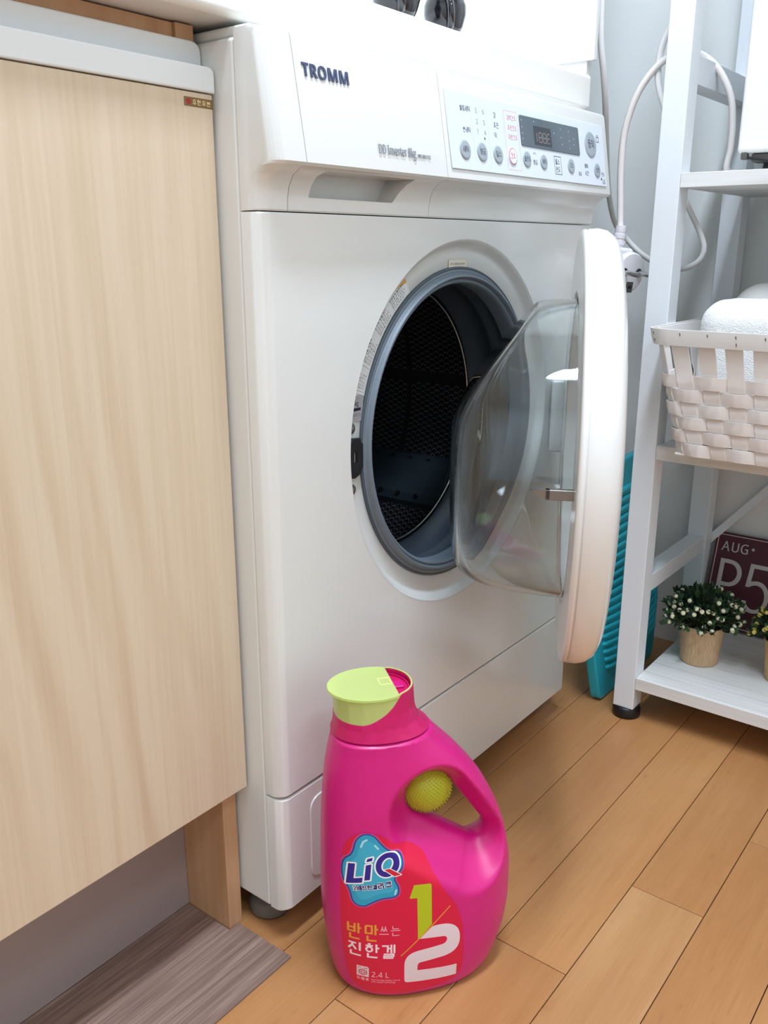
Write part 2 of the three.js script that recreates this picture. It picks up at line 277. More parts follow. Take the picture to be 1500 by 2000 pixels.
{
  const s = new THREE.Shape(); s.moveTo(-1.5, -0.0335); s.lineTo(-0.309, -0.0335); s.lineTo(-0.309, 0.0375); s.lineTo(-0.3212, 0.0375); s.lineTo(-0.3212, 0.0979); s.lineTo(-1.5, 0.0979); s.closePath();
  const g = new THREE.ExtrudeGeometry(s, { depth: 0.0018, bevelEnabled: false }); g.rotateX(-Math.PI / 2); g.translate(0, 0.0002, 0);
  single('floor_mat', metricUV(g), M.vinyl, 'dark brown wood-grain vinyl strip on the floor in front of the grey plinth', 'floor mat');
}

// ---------------------------------------------------------------- washing machine
const font = await new FontLoader().loadAsync('fonts/droid/droid_sans_bold.typeface.json');
const fontR = await new FontLoader().loadAsync('fonts/droid/droid_sans_regular.typeface.json');
const textGeo = (s, size, f, depth = 0.0004, sx = 1) => { const g = new TextGeometry(s, { font: f, size, depth, curveSegments: 5, bevelEnabled: false }); g.scale(sx, 1, 1); return g; };
const CX = -0.014, CY = 0.461, SY = 1.03, WX0 = -0.2998, WX1 = 0.2752;
const washer = thing('washing_machine', 'white front-loading washing machine with its round glass door standing open', 'washing machine');
{
  const t = washer;
  // sheet-metal body, open at the front
  const prof = []; const r = 0.005; // left / right side sheets with rounded front edges
  const side = (x0, x1, inner) => rbox(x0, x1, 0.034, 0.788, -0.6, -0.0005, 0.0035, 3);
  part('body', merge([side(WX0, WX0 + 0.012), side(WX1 - 0.012, WX1), box(WX0 + 0.005, WX1 - 0.005, 0.036, 0.05, -0.598, -0.006), box(WX0 + 0.005, WX1 - 0.005, 0.774, 0.7875, -0.598, -0.006), box(WX0 + 0.005, WX1 - 0.005, 0.04, 0.78, -0.6, -0.588)]), M.washer2, t);
  part('top_cover', rbox(WX0 + 0.004, WX1 - 0.004, 0.7882, 0.7962, -0.58, 0.012, 0.003), M.washer2, t);
  // front panel with the dished porthole
  const fp = alongX([[0, 0.1600], [0.0188, 0.1600], [0.02, 0.1612], [0.02, 0.1632], [0.02, 0.6647], [0.02, 0.6667], [0.0188, 0.6679], [0, 0.6679]].map(([z, y]) => [z, y, z > 0 ? 1 : 0]), WX0, WX1, 0.012, 0.012);
  const cut = new THREE.CylinderGeometry(0.1835, 0.1835, 0.1, 96); cut.rotateX(Math.PI / 2); cut.scale(1, SY, 1); cut.translate(CX, CY, 0.01);
  part('front_panel', subtract(fp, cut), M.washer, t);
  const ring = latheZ([[0.157, 0.002], [0.1575, 0.0095], [0.1735, 0.0098], [0.1775, 0.0125], [0.1805, 0.0172], [0.1825, 0.0192], [0.1842, 0.02005], [0.1842, 0.014]].reverse(), 120, SY); ring.translate(CX, CY, 0);
  const pr = part('porthole_ring', ring, M.washer, t);
  // things on the ring
  const arc = (a0, a1, r0, r1, z, n = 40) => { const pos = [], uv = [], idx = []; for (let i = 0; i <= n; i++) { const a = lerp(a0, a1, i / n) * RAD; for (const [k, rad] of [[0, r0], [1, r1]]) { pos.push(CX + rad * Math.cos(a), CY + rad * Math.sin(a) * SY, z); uv.push(1 - i / n, k); } if (i < n) { const b = i * 2; idx.push(b, b + 1, b + 2, b + 1, b + 3, b + 2); } } const g = new THREE.BufferGeometry(); g.setAttribute('position', new THREE.Float32BufferAttribute(pos, 3)); g.setAttribute('uv', new THREE.Float32BufferAttribute(uv, 2)); g.setIndex(idx); g.computeVertexNormals(); return g; };
  const stickTex = canvasTex(1024, 256, (c, w, h) => {
    c.fillStyle = '#e4e6e6'; c.fillRect(0, 0, w, h); c.fillStyle = '#e0ad55'; c.beginPath(); c.moveTo(w, 0); c.lineTo(w * 0.86, 0); c.lineTo(w, h * 0.3); c.fill(); c.strokeStyle = '#55595c';
    const words = ['세탁기를 사용하기 전에', '물이 새지 않도록', '손으로 문을 잡고', '화상의 우려가', '어린이가 들어가지', '않도록 하십시오'];
    for (let b = 0; b < 3; b++) for (let l = 0; l < 5; l++) { c.strokeStyle = l < 1 ? '#2e3133' : '#5a5e62'; hangul(c, words[(b * 2 + l) % 6].slice(0, 8 + (l * 3 + b) % 3), 240 + b * 262, 26 + l * 43, 22, 26, 4, l < 1 ? 4.5 : 3); }
    c.strokeStyle = '#6c7073'; c.lineWidth = 3; c.strokeRect(24, 30, 190, 200); for (let l = 0; l < 5; l++) hangul(c, words[l].slice(0, 6), 40, 44 + l * 36, 19, 20, 4, 2.5);
  });
  part('instruction_sticker', arc(121, 162, 0.1595, 0.1735, 0.0100), std('#ffffff', 0.45, 0, { map: stickTex }), pr, 'curved sticker with lines of small print');
  const kgTex = canvasTex(256, 256, (c, w, h) => { c.fillStyle = '#a3a3a8'; c.fillRect(0, 0, w, h); c.fillStyle = '#33343a'; c.font = 'bold 68px sans-serif'; c.save(); c.translate(0, 0); c.fillText('8kg', 50, 100); c.fillStyle = '#1c1c2c'; c.fillRect(10, 120, 200, 30); c.fillStyle = '#55565c'; c.font = '44px sans-serif'; c.fillText('FA-WT31E', 20, 208); c.restore(); });
  { const g = new THREE.PlaneGeometry(0.0175, 0.0235); g.translate(CX - 0.1625, CY + 0.0405, 0.0103); g.translate(0, 0, 0); part('capacity_sticker', g, std('#ffffff', 0.4, 0, { map: kgTex }), pr, 'grey sticker with black lettering'); }
  const topTex = canvasTex(256, 128, (c, w, h) => { c.fillStyle = '#e4dcc8'; c.fillRect(0, 0, w, h); c.fillStyle = '#6b6257'; c.font = 'bold 44px sans-serif'; c.fillText('01-ANM022457', 30, 84, 200); c.strokeStyle = '#b8a98a'; c.lineWidth = 4; c.strokeRect(0, 0, w, h); });
  { const g = new THREE.PlaneGeometry(0.0335, 0.0078); g.translate(CX - 0.001, CY + 0.1655, 0.0102); part('serial_sticker', g, std('#ffffff', 0.5, 0, { map: topTex }), pr, 'small yellowed serial number sticker'); }
  for (const y of [CY + 0.0232, CY - 0.0345]) { const g = latheZ([[0, 0.0026], [0.0026, 0.0024], [0.0048, 0.0010], [0.0053, 0]].reverse(), 20); const s = latheZ([[0.0001, 0.0031], [0.0014, 0.0029], [0.0014, 0.002]].reverse(), 6); const gg = merge([g, s]); gg.translate(CX - 0.1702, y, 0.0098); part('screw', gg, std('#7c7c7a', 0.3, 0.85), pr); }
  // door latch receptacle
  const ls = new THREE.Shape(); [[-0.008, 0.0145], [-0.005, 0.0185], [0.006, 0.0175], [0.0075, 0.013], [0.0098, 0.0118], [0.0098, -0.0108], [0.0078, -0.0125], [0.006, -0.0165], [-0.002, -0.0195], [-0.008, -0.0185]].forEach(([x, y], i) => ls[i ? 'lineTo' : 'moveTo'](x, y)); ls.closePath();
  const hole = new THREE.Path(); hole.moveTo(-0.003, 0.005); hole.lineTo(-0.003, -0.005); hole.lineTo(0.002, -0.005); hole.lineTo(0.002, 0.005); hole.closePath(); ls.holes.push(hole);
  const lg = new THREE.ExtrudeGeometry(ls, { depth: 0.004, bevelEnabled: true, bevelSize: 0.001, bevelThickness: 0.001, bevelOffset: -0.001, bevelSegments: 2 }); lg.translate(CX - 0.1668, CY - 0.004, 0.0085);
  const latch = part('latch_socket', lg, M.black, t, 'black door latch socket');
  part('slot', box(CX - 0.172, CX - 0.162, CY - 0.011, CY + 0.003, 0.0085, 0.0095), std('#08080c', 0.6), latch);
  // gasket
  const gp = [[0.1578, 0.003], [0.1578, 0.0098], [0.1572, 0.0112]]; const gd = latheZ(gp.slice().reverse(), 120, SY); 
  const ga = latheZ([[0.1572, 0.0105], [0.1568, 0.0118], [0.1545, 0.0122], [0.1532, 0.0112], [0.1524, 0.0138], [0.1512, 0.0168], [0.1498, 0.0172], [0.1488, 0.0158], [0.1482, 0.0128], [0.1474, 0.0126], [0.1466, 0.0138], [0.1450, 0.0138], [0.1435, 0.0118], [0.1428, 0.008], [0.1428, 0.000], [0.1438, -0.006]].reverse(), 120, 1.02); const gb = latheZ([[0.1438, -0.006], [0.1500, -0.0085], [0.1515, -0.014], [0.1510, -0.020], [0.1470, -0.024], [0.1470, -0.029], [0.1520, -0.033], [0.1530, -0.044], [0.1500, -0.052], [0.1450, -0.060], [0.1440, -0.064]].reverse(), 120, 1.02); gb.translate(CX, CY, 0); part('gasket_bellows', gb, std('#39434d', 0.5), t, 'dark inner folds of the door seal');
  ga.translate(CX, CY, 0); part('door_gasket', ga, M.rubber, t, 'grey rubber door seal');
  { const g = latheZ([[0.1592, 0.0035], [0.1592, 0.0106], [0.1580, 0.0120], [0.1566, 0.0120], [0.1555, 0.0108]].reverse(), 120, 1.022); g.translate(CX, CY, 0); part('gasket_clamp', g, M.rubberDark, t); }
  // drum
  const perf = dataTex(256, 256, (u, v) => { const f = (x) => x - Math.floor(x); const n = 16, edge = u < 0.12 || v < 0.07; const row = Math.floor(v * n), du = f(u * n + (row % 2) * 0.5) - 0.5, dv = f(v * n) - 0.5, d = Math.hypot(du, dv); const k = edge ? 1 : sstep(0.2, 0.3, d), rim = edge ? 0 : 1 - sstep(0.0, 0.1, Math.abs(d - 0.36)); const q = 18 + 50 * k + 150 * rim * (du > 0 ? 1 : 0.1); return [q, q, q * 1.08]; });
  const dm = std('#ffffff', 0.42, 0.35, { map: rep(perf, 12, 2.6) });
  const dr = latheZ([[0.142, -0.066], [0.145, -0.070], [0.20, -0.078], [0.228, -0.086], [0.235, -0.097], [0.235, -0.40], [0.225, -0.42], [0.12, -0.43], [0.0001, -0.435]].reverse(), 120);
  { const p = dr.attributes.position, uv = dr.attributes.uv; for (let i = 0; i < p.count; i++) uv.setXY(i, uv.getX(i), (-p.getZ(i) - 0.09) / 0.33); }
  dm.side = THREE.DoubleSide; dr.translate(CX, CY, 0);
  const drum = part('drum', dr, dm, t, 'dark perforated steel drum');
  { const g = new THREE.TorusGeometry(0.1425, 0.0017, 8, 120); g.translate(CX, CY, -0.0655); part('drum_lip', g, M.steel, drum); }
  for (const a of [-34, 86, 206]) {
    const sec = (z, s) => [[-0.04, 0], [-0.034, 0.012], [-0.024, 0.016], [-0.012, 0.013], [0.002, 0.013], [0.012, 0.017], [0.024, 0.018], [0.036, 0.012], [0.041, 0]].map(([q, h]) => V(0.2345 - h * s, q * (0.8 + 0.2 * s), z));
    const g = loft([sec(-0.115, 0.3), sec(-0.125, 0.9), sec(-0.14, 1), sec(-0.36, 1), sec(-0.375, 0.9), sec(-0.385, 0.3)], { crease: 30 });
    const dots = []; for (const q of [-0.026, 0.026]) for (let i = 0; i < 4; i++) { const c = cyl(0.0035, 0.0035, 0.002, 10); c.rotateZ(Math.PI / 2); c.translate(0.2185, q, -0.16 - i * 0.03); dots.push(c); }
    for (const gg of [g, ...dots]) { gg.rotateZ(a * RAD); gg.translate(CX, CY, 0); }
    part('lifter', g, std('#465761', 0.4), drum); part('lifter_holes', merge(dots), std('#10151a', 0.8), drum).userData.kind = 'stuff';
  }
  { const g = latheZ([[0.146, -0.0645], [0.26, -0.07], [0.262, -0.45], [0.0001, -0.46]].reverse(), 64); g.translate(CX, CY, 0); part('tub', g, std('#3a3e42', 0.7, 0, { side: THREE.DoubleSide }), t); }
  // service panel at the foot
  const kp = alongX([[0, 0.0352], [0.0170, 0.0352], [0.0195, 0.0375], [0.0195, 0.0395], [0.0195, 0.1540], [0.0195, 0.1560], [0.0182, 0.1574], [0, 0.1574]].map(([z, y]) => [z, y, z > 0 ? 1 : 0]), WX0, WX1, 0.011, 0.011);
  const kick = part('service_panel', kp, M.washer, t);
  { const s = new THREE.Shape(); const x0 = -0.262, x1 = -0.12, y0 = 0.052, y1 = 0.141, q = 0.014; s.moveTo(x0 + q, y0); s.lineTo(x1 - q, y0); s.quadraticCurveTo(x1, y0, x1, y0 + q); s.lineTo(x1, y1 - q); s.quadraticCurveTo(x1, y1, x1 - q, y1); s.lineTo(x0 + q, y1); s.quadraticCurveTo(x0, y1, x0, y1 - q); s.lineTo(x0, y0 + q); s.quadraticCurveTo(x0, y0, x0 + q, y0);
    const g = new THREE.ExtrudeGeometry(s, { depth: 0.0012, bevelEnabled: true, bevelSize: 0.0008, bevelThickness: 0.0007, bevelSegments: 2 }); g.translate(0, 0, 0.0188); part('filter_cover', g, M.washer, kick); }
  for (const [x, z] of [[-0.272, -0.03], [0.245, -0.03], [-0.272, -0.56], [0.245, -0.56]]) { const g = lathe([[0.0001, 0], [0.019, 0], [0.021, 0.004], [0.021, 0.014], [0.018, 0.018], [0.012, 0.019], [0.012, 0.0345], [0.0001, 0.0345]], 24); g.translate(x, 0.0005, z); part('foot', g, std('#6d675f', 0.6), t); }

  // console
  const cp = [[0.0002, 0.6688], [0.0188, 0.6688], [0.0200, 0.6700], [0.0203, 0.678], [0.0222, 0.687], [0.0268, 0.6948], [0.0345, 0.6995], [0.0392, 0.7008], [0.0412, 0.7030], [0.0412, 0.7050], [0.04064, 0.7083], [0.02776, 0.7852], [0.0272, 0.7885], [0.0262, 0.7915], [0.0238, 0.7930], [0.0002, 0.7930]].map(([z, y]) => [z, y, z > 0.01 ? 1 : 0]);
  const XA = -0.2695, XB = -0.0815;
  part('console_end', alongX(cp, WX0, XA - 0.0004, 0.0125, 0, 30), M.washer, t);
  let dg = alongX(cp, XA + 0.0004, XB - 0.0004, 0, 0, 30);
  const ps = new THREE.Shape(); ps.moveTo(-0.2465, 0.6795); ps.lineTo(-0.1400, 0.6795); ps.quadraticCurveTo(-0.137, 0.6795, -0.1355, 0.682); ps.lineTo(-0.1215, 0.699); ps.lineTo(-0.236, 0.699); ps.quadraticCurveTo(-0.2425, 0.6985, -0.2445, 0.691); ps.closePath();
  const pg = new THREE.ExtrudeGeometry(ps, { depth: 0.05, bevelEnabled: false, curveSegments: 8 }); pg.translate(0, 0, 0.001); 
  const drawer = part('detergent_drawer', subtract(dg, pg), M.washer, t, 'detergent drawer front with a grip hollow');
  part('grip_hollow', merge([box(-0.249, -0.119, 0.676, 0.703, -0.002, 0.0005), box(-0.2475, -0.1365, 0.6782, 0.6797, -0.0005, 0.0180)]), std('#a7aba8', 0.5), drawer);
  part('console_panel', alongX(cp, XB + 0.0004, WX1, 0, 0.010, 30), M.washer, t);
  // frame of the slanted face: s down the slope from its top edge, x along it
  const tilt = Math.atan2(0.0412 - 0.026, 0.7925 - 0.705);
  const face = new THREE.Group(); face.name = 'control_panel'; face.position.set(0, 0.7925, 0.02665); face.rotation.x = -tilt; t.add(face); // local: x, -s, out
  const fpart = (n, g, m, lab) => part(n, g, m, face, lab);
  const at = (g, x, s, z = 0) => { g.translate(x, -s, z); return g; };
  { const T = canvasTex(2048, 448, (c, w, h) => {
      const K = w / 0.3305, X = (x) => (x + 0.0745) * K, Y = (s) => (s - 0.0142) * (h / 0.0685);
      c.fillStyle = '#dfe6ee'; c.fillRect(0, 0, w, h); c.fillStyle = '#565c66'; c.strokeStyle = '#565c66';
      const sm = (s, x, y, wd, lw = 5) => hangul(c, s, X(x) - s.length * wd / 2, Y(y) - wd / 2, wd, wd * 1.25, wd * 0.08, lw);
      c.strokeStyle = '#4e545e'; sm('불림세탁', -0.0436, 0.0274, 26, 4); sm('본세탁', -0.0439, 0.0463, 26, 4);
      c.font = '40px sans-serif'; [['3', -0.0258, 0.0300], ['6', -0.0130, 0.0300], ['2', -0.0258, 0.0398], ['5', -0.0130, 0.0398], ['1', -0.0262, 0.0486], ['4', -0.0130, 0.0486]].forEach(([s, x, y]) => c.fillText(s, X(x), Y(y)));
      c.beginPath(); c.arc(X(-0.0129), Y(0.0520), 8, 0, 7); c.fill();
      sm('강', 0.0094, 0.0278, 28, 4); sm('표준', 0.0106, 0.0372, 28, 4); sm('약', 0.0079, 0.0466, 28, 4);
      c.strokeStyle = '#e3a9b8'; c.lineWidth = 4; c.strokeRect(X(0.0271), Y(0.0215), X(0.0535) - X(0.0271), Y(0.0775) - Y(0.0215)); c.strokeStyle = '#d0788f'; sm('강력건조', 0.0412, 0.0273, 26, 4); sm('표준건조', 0.0412, 0.0368, 26, 4); sm('저온건조', 0.0412, 0.0456, 26, 4);
      c.strokeStyle = '#c9d1da'; c.lineWidth = 3; for (const x of [-0.0335, -0.005, 0.0245]) { c.beginPath(); c.moveTo(X(x), Y(0.024)); c.lineTo(X(x), Y(0.075)); c.stroke(); }
      c.strokeStyle = '#4e545e'; sm('헹굼', 0.0835, 0.0665, 26, 4); c.lineWidth = 4; c.beginPath(); c.arc(X(0.0835), Y(0.0600), 17, 3.4, 6); c.stroke(); sm('물수', 0.1335, 0.0625, 30, 5); sm('온도', 0.1335, 0.0705, 30, 5); c.strokeRect(X(0.1265), Y(0.0575), 95, 120);
      sm('예약', 0.2045, 0.0622, 26, 5); sm('시간', 0.2045, 0.0700, 26, 5); sm('잠금', 0.1868, 0.0715, 22, 4); sm('온도', 0.2475, 0.0690, 24, 4);
      c.lineWidth = 6; c.strokeRect(X(0.2372), Y(0.0285), 36, 34); c.beginPath(); c.arc(X(0.2401), Y(0.0282), 13, 3.1, 6.3); c.stroke(); c.fillStyle = '#33363c'; c.beginPath(); c.arc(X(0.2425), Y(0.0748), 10, 0, 7); c.fill(); c.font = 'bold 46px sans-serif'; c.fillText('LG', X(0.2448), Y(0.0800), 46);
    });
    const g = new RoundedBoxGeometry(0.3305, 0.0685, 0.0012, 2, 0.0005); const p = g.attributes.position, uv = g.attributes.uv; for (let i = 0; i < p.count; i++) uv.setXY(i, p.getX(i) / 0.3305 + 0.5, p.getY(i) / 0.0685 + 0.5);
    const plate = fpart('control_plate', at(g, 0.0908, 0.0484, 0.0003), std('#ffffff', 0.35, 0, { map: T }), 'pale blue printed control plate');
  }
  { const T = canvasTex(1024, 256, (c, w, h) => {
      c.fillStyle = '#59656e'; c.fillRect(0, 0, w, h); const X = (x) => (x - 0.0575) / 0.1315 * w, Y = (s) => (s - 0.0229) / 0.0292 * h;
      c.fillStyle = '#333b42'; c.fillRect(X(0.084), Y(0.0305), X(0.1225) - X(0.084), Y(0.0495) - Y(0.0305));
      const seg = (x, y, on, sw, sh) => { c.fillStyle = '#8d7f7c'; const t = 9; [[x + t, y, sw - 2 * t, t], [x, y + t, t, sh / 2 - t], [x + sw - t, y + t, t, sh / 2 - t], [x + t, y + sh / 2 - t / 2, sw - 2 * t, t], [x, y + sh / 2 + 2, t, sh / 2 - t], [x + sw - t, y + sh / 2 + 2, t, sh / 2 - t], [x + t, y + sh - t, sw - 2 * t, t]].forEach((r, i) => on[i] && c.fillRect(...r)); };
      seg(X(0.0855), Y(0.036), [0, 0, 1, 0, 0, 1, 0], 44, 92); seg(X(0.0945), Y(0.036), [1, 1, 1, 1, 1, 1, 1], 60, 92); seg(X(0.1035), Y(0.036), [1, 1, 1, 1, 1, 1, 1], 60, 92); seg(X(0.1125), Y(0.036), [1, 1, 0, 1, 1, 0, 1], 56, 92);
      c.fillStyle = '#b9c2c8'; for (const [x, s] of [[0.0605, 0.0275], [0.0605, 0.034], [0.0605, 0.040], [0.0605, 0.0455], [0.0865, 0.0265], [0.146, 0.0285], [0.165, 0.029], [0.130, 0.034], [0.146, 0.037], [0.165, 0.039], [0.176, 0.036], [0.147, 0.044], [0.165, 0.0465], [0.176, 0.042]]) { c.beginPath(); c.arc(X(x), Y(s), 6, 0, 7); c.fill(); }
    });
    const s = new THREE.Shape(); const W2 = 0.0658, H2 = 0.0146, q = 0.002; s.moveTo(-W2 + q, -H2); s.lineTo(W2 - q, -H2); s.quadraticCurveTo(W2, -H2, W2, -H2 + q); s.lineTo(W2, H2 - q); s.quadraticCurveTo(W2, H2, W2 - q, H2); s.lineTo(-W2 + q, H2); s.quadraticCurveTo(-W2, H2, -W2, H2 - q); s.lineTo(-W2, -H2 + q); s.quadraticCurveTo(-W2, -H2, -W2 + q, -H2);
    const g = new THREE.ExtrudeGeometry(s, { depth: 0.0006, bevelEnabled: true, bevelSize: 0.0003, bevelThickness: 0.0003, bevelSegments: 1 }); const p = g.attributes.position, uv = g.attributes.uv; for (let i = 0; i < p.count; i++) uv.setXY(i, p.getX(i) / 0.1316 + 0.5, p.getY(i) / 0.0292 + 0.5);
    fpart('display', at(g, 0.1235, 0.0375, 0.0009), std('#ffffff', 0.2, 0, { map: T }), 'dark display window with dim digits');
  }
  const btn = (x, s, r, txt, ring) => {
    const T = canvasTex(128, 128, (c) => { c.fillStyle = ring ? '#eef0f4' : '#a3adb3'; c.fillRect(0, 0, 128, 128); if (ring) { c.strokeStyle = '#c96680'; c.lineWidth = 7; c.beginPath(); c.arc(64, 64, 56, 0, 7); c.stroke(); c.strokeStyle = '#c96680'; } else c.strokeStyle = '#4f5860'; const wd = 36; hangul(c, txt, 64 - txt.length * wd / 2, 42, wd - 3, 42, 3, 6); });
    const g = latheZ([[0.0001, 0.0016], [r * 0.8, 0.0016], [r * 0.95, 0.0013], [r, 0.0005], [r, 0]].reverse(), 32); const p = g.attributes.position, uv = g.attributes.uv; for (let i = 0; i < p.count; i++) uv.setXY(i, p.getX(i) / (2 * r) + 0.5, p.getY(i) / (2 * r) + 0.5);
    fpart('button', at(g, x, s, 0.0006), std('#ffffff', 0.35, 0, { map: T }));
  };
  btn(-0.0506, 0.0649, 0.0088, '세탁'); btn(-0.0208, 0.0648, 0.0088, '헹굼'); btn(0.0084, 0.0649, 0.0086, '탈수'); btn(0.0363, 0.0646, 0.0086, '건조', true); btn(0.0656, 0.0652, 0.0080, '물온도'); btn(0.1016, 0.0654, 0.0076, '예약'); btn(0.1652, 0.0652, 0.0080, '코스'); btn(0.2319, 0.0656, 0.0080, '전원'); btn(0.2196, 0.0380, 0.0145, '동작');
  { const g = textGeo('TROMM', 0.0097, font, 0.0005, 1.0); g.computeBoundingBox(); const wd = g.boundingBox.max.x; g.scale(0.0535 / wd, 1, 1); part('brand_lettering', at(g, -0.2622, 0.0294, 0.0003), std('#3b4668', 0.4), face, 'dark blue capital letters'); }
  { const g = textGeo('DD Inverter 8kg', 0.0074, fontR, 0.0004); g.computeBoundingBox(); g.scale(0.052 / g.boundingBox.max.x, 1, 1); const g2 = textGeo('WD-8K117C', 0.0028, fontR, 0.0004); g2.computeBoundingBox(); g2.scale(0.0195 / g2.boundingBox.max.x, 1, 1); g2.translate(0.0545, 0.0006, 0); part('model_lettering', at(merge([g, g2]), -0.1812, 0.0779, 0.0003), std('#8a8f96', 0.5), face, 'thin grey lettering'); }

  // the open door: local x towards its free edge, z towards the machine
  const TH = 28.5 * RAD, RXd = 0.2065, RYd = 0.2125;
  const door = new THREE.Group(); door.name = 'door'; door.position.set(0.195 - 0.207 * Math.cos(TH), 0.446, 0.03 + 0.207 * Math.sin(TH)); door.rotation.y = Math.PI + TH; t.add(door); door.userData.label = 'round white door standing open';
  const sc = RYd / RXd, R0 = RXd;
  const dring = latheZ([[0.150, -0.036], [0.150, -0.004], [0.1505, -0.001], [0.1525, 0], [R0 - 0.006, 0], [R0 - 0.0015, -0.001], [R0, -0.003], [R0 + 0.0002, -0.0055], [R0 - 0.0012, -0.0062], [R0 - 0.0012, -0.0068], [R0 + 0.0004, -0.0075], [R0 + 0.0008, -0.016], [R0 - 0.001, -0.024], [R0 - 0.006, -0.031], [R0 - 0.015, -0.0355], [R0 - 0.03, -0.038], [0.155, -0.0385], [0.150, -0.036]], 144, sc);
  part('door_frame', dring, M.white, door);
  // glass bowl with a slanted upper face: solid shell
  const dep = (b, n, off) => { const lim = b > 0.045 ? lerp(0.112, 0.050, (b - 0.045) / 0.078) : 0.112; return Math.min(n, Math.max(0.004, lim - off)); };
  const bowl = (() => {
    const outer = [[0.1495, -0.002], [0.1490, 0.006], [0.1475, 0.030], [0.1450, 0.055], [0.1400, 0.078], [0.1330, 0.094], [0.1240, 0.1050], [0.112, 0.1105], [0.098, 0.1128], [0.06, 0.1142], [0.03, 0.1147], [0.0001, 0.1148]];
    const oc = new THREE.CatmullRomCurve3(outer.map(([r, n]) => V(r, n, 0)), false, 'centripetal'); outer.length = 0; for (const p of oc.getSpacedPoints(110)) outer.push([Math.max(0.0001, p.x), p.y]);
    const inner = outer.map(([r, n], i) => [Math.max(0.0001, r - 0.0042 * sstep(0, 0.03, r)), n - 0.0042 * sstep(0.06, 0.112, n)]);
    const NS = 240;
    const put = (list, off) => list.map(([r, n]) => { const row = []; for (let j = 0; j < NS; j++) { const a = j / NS * Math.PI * 2; const x = r * Math.cos(a), y = r * Math.sin(a) * 1.0;
      // slanted plane cutting the top, smoothly joined
      const yy = y - 0.047, lim = 0.1150 - off - (yy + Math.sqrt(yy * yy + 0.00006)) * 0.5 * 0.80; const k = 0.016; const h = clamp(0.5 + 0.5 * (n - lim) / k, 0, 1); const nn = lerp(n, lim, h) - k * h * (1 - h); row.push(V(x, y, nn)); } return row; });
    const A = put(outer, 0), B = put(inner, 0.0042).reverse();
    const rowsG = [...A, ...B], NR = rowsG.length, pos = [], idx = [];
    for (const row of rowsG) for (const p of row) pos.push(p.x, p.y, p.z);
    for (let i = 0; i < NR; i++) for (let j = 0; j < NS; j++) { const a = i * NS + j, b = i * NS + (j + 1) % NS, c = ((i + 1) % NR) * NS + (j + 1) % NS, d = ((i + 1) % NR) * NS + j; idx.push(a, b, c, a, c, d); }
    const g = new THREE.BufferGeometry(); g.setAttribute('position', new THREE.Float32BufferAttribute(pos, 3)); g.setAttribute('uv', new THREE.Float32BufferAttribute(new Float32Array(pos.length / 3 * 2), 2)); g.setIndex(idx); g.computeVertexNormals(); return g;
  })();
  part('door_glass', bowl, M.glass, door, 'clear glass bowl with a slanted upper face');
  { const g = new THREE.CylinderGeometry(0.1515, 0.1515, 0.003, 96); g.rotateX(Math.PI / 2); g.scale(1, 1, 1); g.translate(0, 0, -0.032); part('outer_window', g, phys('#e6eaea', 0.03, { transmission: 1, thickness: 0, ior: 1.45 }), door); }
  { const hook = merge([rbox(0.171, 0.177, -0.0045, 0.0045, -0.004, 0.024, 0.0008, 1), (() => { const s = new THREE.Shape(); s.moveTo(0.020, -0.0045); s.lineTo(0.036, 0.003); s.lineTo(0.030, 0.0045); s.lineTo(0.020, 0.0045); const g = new THREE.ExtrudeGeometry(s, { depth: 0.006, bevelEnabled: false }); g.rotateY(-Math.PI / 2); g.translate(0.177, 0, 0); return g; })()]); part('latch_hook', hook, std('#8f8d8c', 0.35, 0.9), door, 'grey metal latch hook'); }
  part('hinge', merge([rbox(-0.212, -0.188, -0.045, 0.045, -0.006, 0.014, 0.003)]), M.white, door);
}

